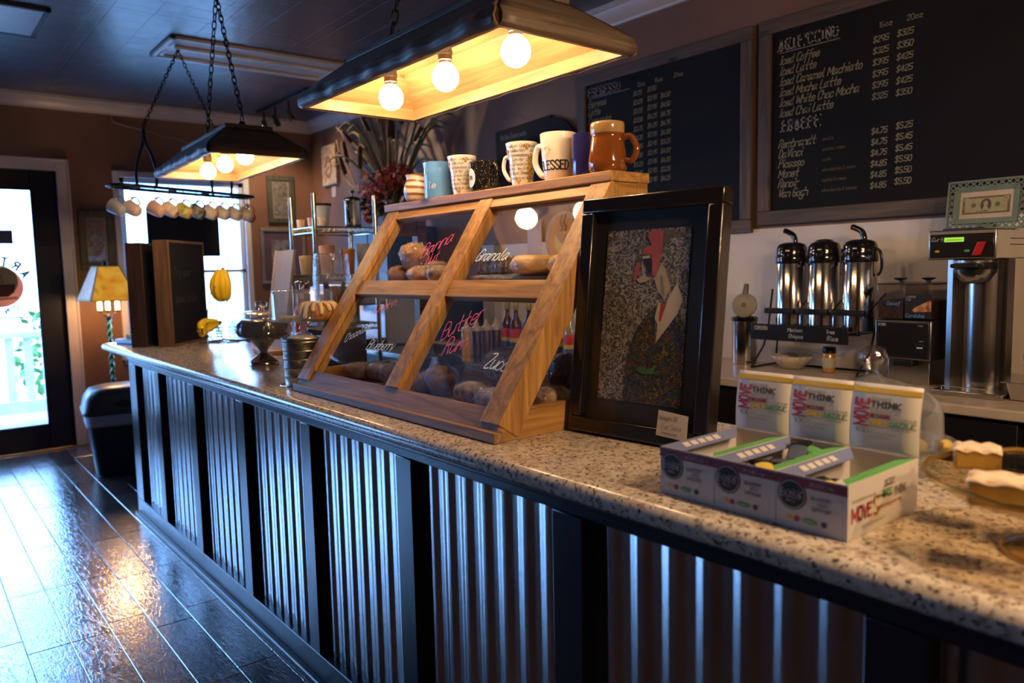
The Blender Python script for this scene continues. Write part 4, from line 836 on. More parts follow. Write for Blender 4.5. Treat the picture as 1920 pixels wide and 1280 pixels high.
    if right:
        m=MB(); sm_=lambda a,b:(w+.0006,.012+a,b)
        text(m,'MOVE',sm_,.019,.004,0,False,x0=.0,y0=.026,m=1,sp=1.5,narrow=.95); text(m,'S',sm_,.026,.004,0,False,x0=.066,y0=.024,m=2,narrow=.9)
        text(m,'SMILE',sm_,.010,.002,0,False,True,x0=.094,y0=.045,m=3,sp=1.3,narrow=.75); text(m,'THINK',sm_,.012,.0025,0,False,x0=.130,y0=.041,m=5,sp=1.4,narrow=1.0)
        text(m,'DAZZLE',sm_,.009,.0015,0,False,True,x0=.098,y0=.061,m=5,sp=1.3,narrow=.8); text(m,'forward balance everyone',sm_,.005,.0007,0,True,x0=.0,y0=.054,m=5,sp=1.0,narrow=.85); text(m,'restore energy every day',sm_,.0055,.0008,0,True,x0=.075,y0=.030,m=1,sp=1.0,narrow=.9); text(m,'ingredients you can trust',sm_,.0045,.0006,0,True,x0=.03,y0=.012,m=5,sp=1.0,narrow=.9)
        m.build('printed_side',pk2,t)
    MB().box(.03,.084,d-th-.0008,d-th,.022,.034).build('inner_label',inside,t)
    return t
B0=ZC+.0005
bar_box((-.870,1.033,B0),'leftmost of the three snack bar boxes, empty looking, beside the framed drawing',False)
bar_box((-.7555,1.033,B0),'middle of the three snack bar boxes, holding several dark wrapped bars',False)
bar_box((-.641,1.033,B0),'rightmost of the three snack bar boxes, with MOVE printed on its side',True)
def bar(loc,rz,rx,cm,lb,L=.10,ry=0):
    t=thing('wrapped_snack_bar',lb,'snack bar',loc,rz,'wrapped snack bars in the display boxes',rx,ry)
    w=.036
    def g(u,v):
        x=(u-.5)*w; y=(v-.5)*L; e=min(v,1-v); k=min(1,max(0,(e-.06)/.1)); return k
    m=MB()
    top=lambda u,v:((u-.5)*w,(v-.5)*L,.0075*g(u,v)*(max(0,sin(pi*u))**.5)+.0006*sin(v*60)*(1-g(u,v)))
    bot=lambda u,v:((u-.5)*w,(.5-v)*L,-.0075*g(u,v)*(max(0,sin(pi*u))**.5)+.0006*sin((1-v)*60)*(1-g(u,v)))
    m.grid(8,24,top); m.grid(8,24,bot); m.build('wrapper',P('foil_black_wrapper',(.012,.013,.016),.2,.2),t,sharp=60)
    m=MB(); m.grid(4,5,lambda u,v:((u-.5)*w*.8,(v-.5)*L*.42,.0005+top(.1+.8*u,.29+.42*v)[2])); m.build('wrapper_print',cm,t)
yl=P('wrapper_yellow',(.68,.48,.06),.5); wl=P('wrapper_white',(.6,.57,.53),.5); bl=P('wrapper_navy',(.06,.08,.14),.5); gr=P('wrapper_green',(.10,.35,.10),.5)
bar((-.700,1.10,ZC+.058),.9,.15,yl,'wrapped bar with a yellow label lying at the front of the middle box')
bar((-.690,1.135,ZC+.066),1.1,-.2,bl,'navy labelled wrapped bar lying across the middle box')
bar((-.698,1.19,ZC+.070),.4,.35,bl,'black wrapped bar standing up towards the back of the middle box')
bar((-.680,1.215,ZC+.073),1.25,.1,gr,'black wrapped bar with a green label at the back of the middle box')
bar((-.583,1.10,ZC+.050),1.15,.2,yl,'black wrapped bar with a yellow label in the rightmost box')
bar((-.575,1.135,ZC+.050),1.45,0,wl,'wrapped bar with a white label in the rightmost box')
bar((-.585,1.075,ZC+.034),1.2,0,yl,'wrapped bar lying lowest in the rightmost box')
# ---------------------------------------------------------------- lemon bars on a glass pedestal, right foreground
amber=glass('amber_tinted_glass',(.93,.86,.72),.10,.04,0,.55)
LX,LY=-.31,1.195
t=thing('glass_cake_pedestal','amber rimmed glass pedestal dish holding lemon bars at the right foreground','cake stand',(LX,LY,B0))
MB().lathe([(.075,0),(.076,.004),(.06,.010),(.025,.020),(.014,.035),(.013,.05),(.022,.062),(.06,.070),(.11,.075),(.145,.083),(.168,.098),(.172,.104),(.166,.1035),(.142,.088),(.11,.080),(.05,.0765),(0,.0765)],48).build('bowl',amber,t,sharp=60)
MB().tube([(.170*cos(2*pi*i/48),.170*sin(2*pi*i/48),.104+.002*sin(i*pi/2)) for i in range(48)],.0035,8,True).build('gold_rim',P('gold_rim_band',(.45,.27,.06),.25,.8),t)
MB().tube([(.0735*cos(2*pi*i/40),.0735*sin(2*pi*i/40),.004) for i in range(40)],.0025,6,True).build('foot_rim',P('gold_rim_band',(1,1,1)),t)
lem=P('lemon_custard',(.52,.30,.05),.5,0,.15,30,.2); sug=P('powdered_sugar_top',(.66,.51,.36),.9,0,.12,60,.4)
def lemon_bar(loc,rz,sx,sy,lb,h=.036):
    t=thing('lemon_bar',lb,'lemon bar',loc,rz,'powdered lemon bars on the pedestal dish')
    MB().box(-sx,sx,-sy,sy,0,h).build('custard',lem,t,bevel=.005)
    def top(u,v):
        e=min(u,1-u,v,1-v); return ((u-.5)*2*sx*1.03,(v-.5)*2*sy*1.03,h-.004+.006*min(1,(e/.10)**.5 if e>0 else 0)+.0018*sin(u*17+v*9))
    MB().grid(16,16,top).build('sugar_crust',sug,t,sharp=180)
lemon_bar((LX-.122,LY+.032,B0+.0925),.35,.030,.024,'smallest looking sugar topped lemon bar at the left edge of the pedestal dish',.032)
lemon_bar((LX-.03,LY-.105,B0+.0845),.28,.050,.027,'sugar topped lemon bar at the front of the pedestal dish')
lemon_bar((LX+.02,LY+.035,B0+.0805),.30,.066,.034,'lower sugar topped lemon bar at the back of the pedestal dish')
lemon_bar((LX+.008,LY+.020,B0+.123),.36,.058,.030,'topmost sugar dusted lemon bar stacked at the back of the pedestal dish')
# ---------------------------------------------------------------- glass dome behind the boxes
DX,DY=-.695,1.445
t=thing('glass_cake_stand','clear glass footed plate under the dome behind the snack bar boxes','cake stand',(DX,DY,B0))
MB().lathe([(.06,0),(.058,.006),(.016,.015),(.014,.035),(.03,.044),(.11,.05),(.147,.057),(.150,.061),(.142,.0605),(.11,.055),(0,.053)],48).build('plate',clear,t,sharp=60)
t=thing('glass_cake_dome','clear glass bell dome with a round knob behind the snack bar boxes','cake dome',(DX,DY,B0+.0615))
MB().lathe([(.126,0),(.127,.006),(.122,.02),(.120,.055),(.112,.078),(.088,.096),(.045,.110),(.02,.116),(.014,.122)],48).build('bell',clear,t,sharp=60,solid=.003)
m=MB(); m.T=trs((0,0,.122)); m.lathe([(.013,0),(.012,.01),(.022,.02),(.027,.034),(.022,.048),(.008,.056),(0,.057)],24); m.build('knob',glass('thick_glass_knob',(.86,.84,.80),.25,.03,.3,.7),t,sharp=60)
random.seed(8)
for i in range(9):
    a=-2.4+i*.3; r=.075+.03*(i%3); lbp=['nearest the right side of the dome','at the front of the dome plate','towards the left of the dome plate'][i//3]
    t=MB(); t.ball((0,0,.010),(.017,.013,.011),12,8,0,bumpy(i,.25,3)); o=t.build('pastry_piece',P('yellow_pastry',(.50,.33,.09),.7,0,.3,40),loc=(DX+r*cos(a),DY+r*sin(a),B0+.0575),rz=i)
    tag(o,'small yellow pastry piece under the glass dome '+lbp,'pastry','yellow pastry pieces under the glass dome, '+lbp)
# ---------------------------------------------------------------- menu boards on the back wall
weath=wood('weathered_board_frame',(.055,.038,.028),(.17,.115,.08),'x',.6,1,True); weath_z=wood('weathered_board_frame_upright',(.055,.038,.028),(.17,.115,.08),'z',.6,1,True)
slate=P('chalkboard_black',(.012,.011,.012),.75,0,.3,2,spec=.2); slate2=P('chalkboard_navy',(.012,.013,.019),.75,0,.3,2,spec=.2)
chalk_y=P('yellow_chalk',(.30,.27,.17),.9,0,.25,90); chalk_w=P('white_chalk',(.33,.29,.27),.9,0,.25,90); chalk_d=P('faint_chalk',(.13,.11,.085),.9,0,.3,90)
def board(x0,x1,z0,z1,lb,sm_):
    t=thing('menu_chalkboard',lb,'chalkboard',((x0+x1)/2,YB-.0005,z0)); ox_=(x0+x1)/2; f=.062; h=z1-z0; w=(x1-x0)/2
    for z in (0,h-f): MB().box(-w,w,-.035,0,z,z+f).build('frame_rail',weath,t,bevel=.004)
    for x in (-w,w-f): MB().box(x,x+f,-.035,0,f,h-f).build('frame_stile',weath_z,t,bevel=.004)
    bd=MB().box(-w+f,w-f,-.022,-.004,f,h-f).build('slate',sm_,t)
    return bd,(lambda X,Z:(lambda a,b:(X-ox_+a,-.0232,Z-z0+b)))
bd,g=board(-2.06,.05,1.512,2.42,'right hand framed chalkboard menu headed ARTECCINO above the airpots',slate)
m=MB()
def T_(s,X,Z,cap,mi,**k): text(m,s,g(X,Z),cap,m=mi,**k)
T_("ARTE'CCINO",-1.963,2.275,.045,1,w=.0068,slant=0,sm=False,serif=True,sp=2.0,narrow=.80); m.box(-1.963-(-1.005),-1.68-(-1.005),-.0233,-.0228,.751,.754,1)
for i,s in enumerate(('Iced Coffee','Iced Latte','Iced Caramel Machiato','Iced Mocha Latte','Iced White Choc Mocha','Iced Chai Latte')): T_(s,-1.958,2.214-.0455*i,.034,0,w=.0042,slant=.3,sp=1.15,narrow=.72)
for s,x in (('16oz',-1.52),('20oz',-1.41)): T_(s,x,2.266,.020,0,w=.0026,slant=.1)
for i,(a,b_) in enumerate((('$295','$325'),('$325','$350'),('$395','$425'),('$395','$425'),('$395','$425'),('$325','$350'))): T_(a,-1.541,2.212-.0447*i,.022,0,w=.0034,slant=.2,sp=1.3,narrow=.95); T_(b_,-1.446,2.214-.0455*i,.022,0,w=.0034,slant=.2,sp=1.3,narrow=.95)
T_('FRAPPE',-1.943,1.922,.045,1,w=.0068,slant=0,sm=False,serif=True,sp=2.0,narrow=.80)
for i,(s,d,a,b_) in enumerate((('Rembrandt','vanilla','$4.75','$5.25'),('DaVinci','caramel cream','$4.75','$5.45'),('Picasso','mocha','$4.75','$5.45'),('Monet','strawberries & cream','$4.85','$5.50'),('Renoir','cookies & cream','$4.85','$5.50'),('Van Gogh','strawberries & banana','$4.85','$5.50'))):
    z=1.850-.0435*i; T_(s,-1.960,z,.034,0,w=.0045,slant=.3,sp=1.15,narrow=.74); T_(d,-1.752,z+.006,.014,2,w=.002,slant=.2,sp=1.1,narrow=.75); T_(a,-1.54,z+.001,.022,0,w=.0036,slant=.15,sp=1.2,narrow=.9); T_(b_,-1.442,z+.008,.022,0,w=.0036,slant=.15,sp=1.2,narrow=.9)
m.build('chalk_lettering',[chalk_y,chalk_w,chalk_d],bd)
bd,g=board(-3.245,-2.095,1.482,2.42,'left hand framed chalkboard menu headed ESPRESSO behind the brown mug',slate2)
m=MB()
T_('ESPRESSO',-3.166,2.292,.046,1,w=.0075,slant=0,sm=False,serif=True,sp=1.9,narrow=.82); m.box(-3.166+2.67,-2.85+2.67,-.0233,-.0228,.800,.803,1)
for i,s in enumerate(('Espresso','Latte','Cappuccino','Cafe Mocha','Caramel','Breve','Americano','White Mocha','Chai Latte','Hot Cocoa','Steamer')): T_(s,-3.165,2.236-.046*i,.034,0,w=.0048,slant=.3,sp=1.1,narrow=.72)
for s,x in (('12oz',-2.80),('16oz',-2.68),('20oz',-2.555)): T_(s,x,2.282,.020,0,w=.003,slant=.1)
for i in range(11):
    T_(('$1.75','$3.25','$3.25','$3.50','$3.75','$3.25','$2.25','$3.50','$3.25','$2.25','$2.25')[i],-2.826,2.240-.0465*i,.021,0,w=.0036,narrow=.86); T_(('$1.95','$3.95','$3.95','$4.25','$4.25','$3.95','$2.95','$3.95','$3.95','$2.95','$2.95')[i],-2.728,2.244-.0465*i,.021,0,w=.0036,narrow=.86)
    if i: T_(('','$4.50','$4.50','$4.75','$4.75','$4.50','$3.25','$4.50','$4.25','$3.25','$4.25')[i],-2.64,2.243-.0466*i,.021,0,w=.0036,narrow=.86)
m.build('chalk_lettering',[chalk_y,chalk_w,chalk_d],bd)
t=thing('cup_shaped_chalkboard','dark cup shaped chalkboard with a ring handle on the brown back wall behind the mugs','chalkboard',(-3.76,YB-.0005,1.75))
mp=lambda a,b,c:(a,-c,b)
m=MB(); m.prism([(-.24,0),(.22,0),(.265,.16),(.272,.505),(-.272,.48),(-.262,.16)],.022,mp); m.build('board',slate2,t,bevel=.003)
m=MB(); A=[(.27+.20*sin(pi*i/16),.33+.155*cos(pi*i/16)) for i in range(17)]; Bq=[(.27+.115*sin(pi*i/16),.31+.085*cos(pi*i/16)) for i in range(17)]
vs=[mp(a,b,c) for c in (0,.022) for a,b in A+Bq]; n=17
fs=[(i,i+1,17+i+1,17+i) for i in range(16)]+[(34+17+i,34+17+i+1,34+i+1,34+i) for i in range(16)]+[(i,34+i,34+i+1,i+1) for i in range(16)]+[(17+i+1,51+i+1,51+i,17+i) for i in range(16)]
m.add(vs,fs); m.build('handle',slate2,t)
m=MB(); g2=lambda a,b:(a,-.0232,b); text(m,'Italian Cream sodas',g2,.03,.0035,.25,x0=-.22,y0=.42,m=0,narrow=.62)
for i,s in enumerate(('Raspberry','Strawberry','Peach','Cherry')): text(m,s,g2,.028,.0035,.25,x0=-.16,y0=.34-.055*i,m=1,narrow=.8)
m.build('chalk_lettering',[P('blue_chalk',(.22,.28,.32),.9),P('pink_chalk',(.28,.08,.11),.9)],t)
t=thing('round_cup_sign','round orange cut out sign of a steaming yellow coffee cup seen through the case glass','sign',(-3.39,YB-.013,1.505))
m=MB(); m.prism(ring(.168,40),.008,mp,0); m.prism(ring(.140,40,0,-.01),.004,lambda a,b,c:(a,-.008-c,b),1)
m.prism([(-.075,.02),(.08,.02),(.076,-.03),(.05,-.075),(.025,-.09),(-.03,-.09),(-.055,-.07),(-.075,-.03)],.003,lambda a,b,c:(a,-.012-c,b),2)
m.prism([(-.055,.032),(.055,.032),(.05,-.005),(.01,-.035),(-.035,-.01)],.002,lambda a,b,c:(a,-.015-c,b),3)
m.prism([(-.09,-.095),(.10,-.085),(.08,-.11),(-.06,-.115)],.003,lambda a,b,c:(a,-.012-c,b),4)
for q in (-.012,.02): m.tube(smooth([(q,-.018,.05),(q+.014,-.018,.075),(q-.006,-.018,.10),(q+.012,-.018,.15)],5),.004,6,m=4)
m.build('sign_face',[P('sign_kraft',(.58,.40,.25),.7,0,.3,20),P('sign_orange_paint',(.85,.36,.05),.6,0,.12,8),P('sign_yellow',(.85,.64,.12),.6),P('sign_cup_brown',(.34,.17,.06),.6),P('sign_ink',(.05,.04,.035),.6)],t)
tag(MB().box(-3.735,-3.60,YB-.016,YB-.013,1.42,1.635).build('paper_notice',scene_mat('pale_notice_print',[(.35,.48,.46),(.62,.55,.52),(.66,.58,.55),(.60,.38,.32)],7,.5)),'pale printed paper notice on the white wall left of the round cup sign','notice')
# ---------------------------------------------------------------- airpots on their rack
brushed=P('polished_airpot_steel',(.62,.59,.55),.13,1,.03); gl_black=P('gloss_black_lid',(.010,.009,.009),.12,0,.1,coat=.5)
def airpot(loc,lb,up,ha):
    t=thing('airpot',lb,'airpot',loc,0,'steel airpots by the white wall')
    MB().lathe([(.058,0),(.064,.004),(.064,.282),(.061,.287)],44).build('body',brushed,t)
    MB().lathe([(.0655,.278),(.067,.285),(.067,.305),(.0645,.312),(.0645,.325),(.062,.345),(.055,.358),(.035,.366),(0,.368)],44).build('lid',gl_black,t)
    m=MB()
    if up: m.tube(smooth([(.012,0,.355),(.014,0,.372),(.004,0,.398),(-.024,0,.414),(-.036,0,.418)],6),[.012]*12+[.0115]*13,10)
    else: m.ball((0,-.0,.366),(.034,.045,.010),20,8)
    m.build('pump_lever',gl_black,t,sharp=180)
    m=MB(); m.T=trs(rz=ha); m.tube(smooth([(.062,0,.330),(.078,0,.318),(.086,0,.285),(.084,0,.245),(.072,0,.225)],5),.006,8); m.build('carry_handle',gl_black,t,sharp=180)
    m=MB(); m.T=trs(rz=-pi*.42); m.box(.055,.085,-.012,.012,.300,.322); m.build('spout',gl_black,t,bevel=.004)
    return t
ZA=1.0565
airpot((-1.80,3.0,ZA),'leftmost steel airpot on the black rack, pump lever raised',True,1.2)
airpot((-1.653,3.0,ZA),'middle steel airpot on the black rack, with a flat closed top',False,.75)
airpot((-1.502,3.0,ZA),'rightmost steel airpot on the black rack, lever raised and carry handle hanging at its side',True,.0)
t=thing('airpot_rack','black wire airpot rack with a chalk label strip standing on the back counter','rack',(-1.70,2.97,ZB))
rd=.0045; m=MB()
for x in (-.235,.235):
    MB().tube([(x,-.06,.004),(x+.035,-.02,.10),(x+.03,.02,.17),(x*1.0,.10,.34)],rd,6).build('side_wire',black_metal,t); MB().tube([(x,-.06,.004),(x,.13,.004),(x+.03,.10,.168)],rd,6).build('leg_wire',black_metal,t)
m.tube([(-.235,.13,.004),(.235,.13,.004)],rd,6); m.tube([(-.24,-.045,.168),(.24,-.045,.168)],rd,6); m.tube([(-.24,.11,.168),(.24,.11,.168)],rd,6)
for i in range(13): m.tube([(-.23+.0383*i,-.045,.1695),(-.23+.0383*i,.11,.1695)],.003,6)
m.build('shelf_wire',black_metal,t)
for x in (-.10,.047,.198):
    m=MB(); m.box(x-.072,x+.066,-.068,-.045,.243,.267); m.build('cup_rest_bar',black_plastic,t,bevel=.006)
    MB().tube([(x+.07,-.05,.25),(x+.105,.03,.33)],.003,6).build('divider_wire',black_metal,t); MB().tube([(x+.04,-.055,.243),(x+.04,-.05,.17)],.003,6).build('divider_wire',black_metal,t)
MB().box(-.24,.20,-.062,-.054,.128,.197).build('label_strip',black_plastic,t,bevel=.002)
m=MB(); g3=lambda a,b:(a,-.063,b); text(m,'CORDOBA',g3,.015,.002,.2,x0=-.22,y0=.172,narrow=.8); text(m,'Mexican',g3,.015,.002,.2,x0=-.06,y0=.170,narrow=.8); text(m,'Chiapas',g3,.015,.002,.2,x0=-.055,y0=.144,narrow=.8); text(m,'Tres',g3,.014,.002,.2,x0=.11,y0=.170,narrow=.9); text(m,'Rios',g3,.017,.0022,.2,x0=.115,y0=.142,narrow=1); m.build('chalk_writing',P('white_paint_pen',(.6,.6,.58),.7),t)
t=thing('opened_airpot','steel airpot with its lid flipped open, standing left of the airpot rack','airpot',(-2.045,3.02,ZB),0)
MB().lathe([(.052,0),(.056,.004),(.056,.20),(.05,.204),(.05,.19),(0,.19)],40).build('body',brushed,t); MB().lathe([(.0575,.196),(.0585,.2),(.0585,.215),(.052,.216),(.052,.205)],40).build('collar',gl_black,t)
m=MB(); m.T=trs((.012,-.02,.268),radians(78),0,radians(18)); m.lathe([(0,-.012),(.054,-.010),(.057,0),(.055,.010),(.045,.014),(0,.012)],36); m.build('lid',P('grey_lid_underside',(.30,.27,.22),.4),t)
m=MB(); m.T=trs((.012,-.02,.268),radians(78),0,radians(18)); m.lathe([(0,.013),(.011,.0135),(.011,.016),(0,.016)],16); m.build('valve',P('dark_grey_lever',(.10,.085,.07),.4),t); m=MB(); m.T=trs((.012,-.02,.268),radians(78),0,radians(18)); m.tube([(0,.05,.004),(.004,.085,.006),(.004,.098,.006)],[.014,.012,.010],8); m.build('pump_lever',P('dark_grey_lever',(.10,.085,.07),.4),t)
m=MB(); m.tube(smooth([(.055,-.02,.215),(.074,-.03,.20),(.080,-.03,.17),(.066,-.03,.135)],5),.006,8); m.build('carry_handle',gl_black,t,sharp=180)
t=thing('ruffled_bowl','translucent ruffled glass bowl beneath the airpot rack','bowl',(-1.80,3.01,ZB))
MB().lathe([(.035,0),(.045,.004),(.07,.03),(.088,.058),(.085,.058),(.066,.032),(.04,.009),(0,.008)],60,wob=lambda a,z:1+.06*(z/.058)*sin(a*15)).build('bowl',P('frosted_ruffled_glass',(.52,.46,.38),.2,0,.1,coat=.4),t,sharp=180)
t=thing('spice_jar','small spice jar with a black cap beside the ruffled bowl','jar',(-1.625,3.0,ZB))
MB().lathe([(.022,0),(.025,.003),(.025,.075),(.021,.082)],24).build('jar',P('amber_spice',(.42,.20,.05),.25,0,.3,30,coat=.6),t); MB().lathe([(.0255,.080),(.0262,.082),(.0262,.104),(.024,.107),(0,.107)],24).build('cap',black_plastic,t); MB().lathe([(.0253,.02),(.0256,.021),(.0256,.06),(.0253,.061)],24).build('label',P('cream_jar_label',(.5,.44,.34),.6),t)
# ---------------------------------------------------------------- coffee grinder
t=thing('coffee_grinder','black fronted coffee grinder with two clear bean hoppers between airpots and brewer','coffee grinder',(-1.262,2.85,ZB))
MB().box(-.10,.10,0,.24,.095,.24).build('body',P('grinder_black_side',(.018,.017,.018),.35),t,bevel=.003)
MB().box(-.099,.099,-.006,0,.098,.238).build('front_trim',steel,t,bevel=.002); MB().box(-.092,.092,-.009,-.006,.104,.231).build('front_panel',P('grinder_front_black',(.012,.012,.014),.25),t,bevel=.002)
m=MB(); g4=lambda a,b:(a,-.0094,b); text(m,'BUNN',g4,.009,.0017,0,False,x0=-.086,y0=.218,sp=1.6); text(m,'LPG2E',g4,.005,.0006,0,False,x0=.055,y0=.219); text(m,'start',g4,.004,.0006,0,x0=.06,y0=.165); m.build('printed_mark',P('silver_print',(.42,.42,.42),.5),t)
MB().box(.050,.078,-.012,-.009,.125,.158).build('rocker_switch',black_plastic,t,bevel=.003); MB().box(.054,.074,-.0128,-.012,.141,.145).build('switch_mark',P('white_print',(.7,.7,.7),.5),t); MB().box(-.085,-.055,-.011,-.009,.120,.142).build('badge',black_plastic,t,bevel=.002)
for x0,x1 in ((-.099,-.001),(.001,.099)):
    h=MB().box(x0,x1,.004,.21,.24,.368).build('hopper',glass('smoked_hopper',(.80,.76,.72),.07,.04,0,.3),t,bevel=.003)
    MB().box(x0+.004,x1-.004,.008,.206,.244,.31).build('coffee_beans',scene_mat('coffee_beans',[(.010,.006,.004),(.06,.03,.015),(.10,.055,.03)],110,.3),h)
    MB().box(x0-.001,x1+.001,.002,.213,.368,.374).build('lid',P('hopper_lid',(.05,.045,.04),.3),h,bevel=.002)
    m=MB(); m.T=trs(((x0+x1)/2,.08,.374)); m.lathe([(.008,0),(.008,.008),(.022,.014),(.024,.018),(0,.021)],20); m.build('lid_knob',black_plastic,h)
MB().box(.004,.096,-.0025,-.0005,.248,.335).build('bean_card',P('bean_card_black',(.014,.013,.015),.4),t)
m=MB(); A=[(.030+.066*i/10,.276+.038*(i/10)**.7) for i in range(11)]; m.add([(a,-.0031,b) for a,b in A]+[(.096,-.0031,.274),(.04,-.0031,.270)],[tuple(range(13))]); m.build('card_picture',scene_mat('berry_picture',[(.22,.03,.03),(.40,.10,.06),(.55,.38,.12),(.30,.05,.05)],40,.5),t)
m=MB(); g5=lambda a,b:(a,-.0033,b); text(m,'LONDON',g5,.007,.0009,0,False,x0=.010,y0=.322); text(m,'FOG',g5,.007,.0009,0,False,x0=.010,y0=.311); text(m,'Cordoba',g5,.012,.0018,.2,x0=.008,y0=.252,m=1); text(m,'Decaf',g5,.012,.0016,.2,x0=-.06,y0=.295,m=1); m.build('card_lettering',[P('card_white',(.5,.5,.5),.6),P('bright_blue_pen',(.10,.34,.62),.6)],t)
MB().box(-.075,.075,.05,.22,0,.095).build('base_column',steel,t,bevel=.003); MB().box(-.035,.035,-.0,.05,.07,.095).build('chute',black_plastic,t,bevel=.003)
# ---------------------------------------------------------------- coffee brewer
t=thing('coffee_brewer','tall stainless coffee brewer with black control panel and red switch','coffee brewer',(-1.037,2.75,ZB))
MB().box(-.105,.103,0,.34,.455,.553).build('head',steel,t,bevel=.004); MB().box(-.098,.097,-.004,0,.462,.540).build('control_panel',P('brewer_panel_black',(.010,.010,.011),.2),t,bevel=.002)
MB().box(-.052,.008,-.0055,-.004,.514,.529).build('lit_display',P('green_display',(.10,.2,.02),.4,0,.05,emit=(.35,.75,.05),es=.55),t); MB().box(-.046,.002,-.0058,-.0055,.5195,.5215).build('display_digits',P('display_digit',(.05,.12,.02),.5),t)
m=MB(); text(m,'Curtis',lambda a,b:(a,-.0046,b),.012,.0015,.35,x0=-.092,y0=.518); m.build('maker_script',P('silver_print',(1,1,1)),t)
m=MB(); m.add([(-.074+.008*cos(q*pi/8),-.0046,.484+.004*sin(q*pi/8)) for q in range(16)],[tuple(range(16))]); m.build('brew_button',P('amber_button',(.5,.30,.02),.4),t)
m=MB(); m.add([(.018+.009*cos(q*pi/8),-.0046,.484+.004*sin(q*pi/8)) for q in range(16)],[tuple(range(16))]); m.build('ready_lamp',P('green_button',(.05,.35,.15),.4),t)
MB().hexa([(.034,-.010,.468),(.060,-.010,.468),(.060,-.003,.468),(.034,-.003,.468)],[(.052,-.016,.512),(.076,-.016,.512),(.076,-.003,.512),(.052,-.003,.512)]).build('red_switch',P('red_plastic',(.50,.02,.02),.3),t,bevel=.002)
prf=[(-.064,.34),(-.064,.062),(-.046,.058),(-.036,.078)]+[(.037-.058*cos(pi*k/14),.098-.034*sin(pi*k/14)) for k in range(15)]+[(.110,.078),(.120,.058),(.138,.062),(.138,.34)]
m=MB(); m.prism(prf,.437,lambda a,b,c:(a,b,.018+c)); m.build('column',P('brewer_column_steel',(.50,.47,.44),.2,1,.06),t,sharp=25)
m=MB(); m.T=trs((.02,.068,0)); m.lathe([(.030,.375),(.045,.385),(.062,.412),(.063,.452),(.066,.4545)],36); m.build('brew_basket',steel,t); m=MB(); m.T=trs((.02,.068,0)); m.lathe([(.0635,.422),(.0645,.424),(.0645,.442),(.0635,.444)],36); m.build('basket_band',black_plastic,t); MB().box(-.022,.062,-.035,.01,.428,.442).build('basket_handle',black_plastic,t,bevel=.005)
MB().box(-.075,.140,-.01,.34,.0,.018).build('base_plate',steel,t,bevel=.004); MB().tube([(-.05,.005,.018),(-.05,.002,.030),(.09,.002,.030),(.09,.005,.018)],.002,6).build('drip_wire',chrome,t)
MB().box(-.07,.06,.02,.10,.553,.560).build('filler_lid',chrome,t,bevel=.003)
for i in range(2): MB().box(.103,.104,.12,.24,.50+.02*i,.504+.02*i).build('side_louvre',black_plastic,t)
# green lattice frame with the bill
t=thing('lattice_photo_frame','sage green lattice edged frame holding a one dollar bill on top of the coffee brewer','photo frame',(-1.028,2.905,ZB+.554),-.02,None,-.14)
sage=P('sage_green_paint',(.15,.21,.165),.5,0,.12,20)
W2,H2=.125,.174
m=MB()
for x0,x1,z0,z1 in ((-W2,W2,0,.006),(-W2,W2,H2-.006,H2),(-W2,-W2+.006,0,H2),(W2-.006,W2,0,H2)): m.box(x0,x1,-.005,.005,z0,z1)
def diag(x0,x1,z0,z1,nx,nz):
    dx=(x1-x0)/nx; dz=(z1-z0)/nz
    for i in range(nx):
        for j in range(nz):
            a,b=x0+i*dx,z0+j*dz; m.tube([(a,0,b),(a+dx,0,b+dz)],.0026,5); m.tube([(a+dx,0,b),(a,0,b+dz)],.0026,5)
diag(-W2+.004,-W2+.026,.02,H2-.02,1,6); diag(W2-.026,W2-.004,.02,H2-.02,1,6); diag(-W2+.004,W2-.004,.003,.023,11,1); diag(-W2+.004,W2-.004,H2-.023,H2-.003,11,1); m.build('lattice_border',sage,t)
m=MB(); a,b=W2-.025,.023
for k in range(3):
    q=.006*k; y=.007-.002*k
    for x0,x1,z0,z1 in ((-a+q,a-q,b+q,b+q+.006),(-a+q,a-q,H2-b-q-.006,H2-b-q),(-a+q,-a+q+.006,b+q,H2-b-q),(a-q-.006,a-q,b+q,H2-b-q)): m.box(x0,x1,-y,.006,z0,z1)
m.build('inner_moulding',sage,t,bevel=.001)
MB().box(-.083,.083,-.001,.003,.040,H2-.040).build('backing_paper',P('cream_backing',(.62,.50,.40),.7),t)
bill=[P('bill_ground',(.42,.38,.22),.8,0,.12,60),P('bill_border',(.17,.15,.07),.8,0,.3,90),P('bill_oval',(.10,.08,.08),.8,0,.4,80),P('bill_seal',(.10,.17,.12),.8)]
m=MB(); y=-.0014; bq=lambda x0,x1,z0,z1,mi,yy: m.add([(x0,yy,z0),(x1,yy,z0),(x1,yy,z1),(x0,yy,z1)],[(0,1,2,3)],mi)
bq(-.074,.074,.056,.116,1,y); bq(-.066,.066,.062,.110,0,y-.0002); bq(-.07,-.055,.100,.114,0,y-.0003); bq(.055,.07,.100,.114,0,y-.0003)
m.add([(.017*cos(2*pi*i/24),y-.0004,.086+.022*sin(2*pi*i/24)) for i in range(24)],[tuple(range(24))],2); m.add([(.007*cos(2*pi*i/16),y-.0005,.090+.010*sin(2*pi*i/16)) for i in range(16)],[tuple(range(16))],0); m.add([(-.012,y-.0005,.068),(.012,y-.0005,.068),(.004,y-.0005,.082),(-.005,y-.0005,.082)],[(0,1,2,3)],0)
for x,mi in ((-.038,1),(.036,3)): m.add([(x+.008*cos(2*pi*i/16),y-.0004,.086+.008*sin(2*pi*i/16)) for i in range(16)],[tuple(range(16))],mi)
for x,z in ((-.068,.103),(.058,.103),(-.068,.058),(.060,.058)): text(m,'1',lambda p,q,x=x,z=z:(x+p,y-.0006,z+q),.008,.0016,0,False,m=1)
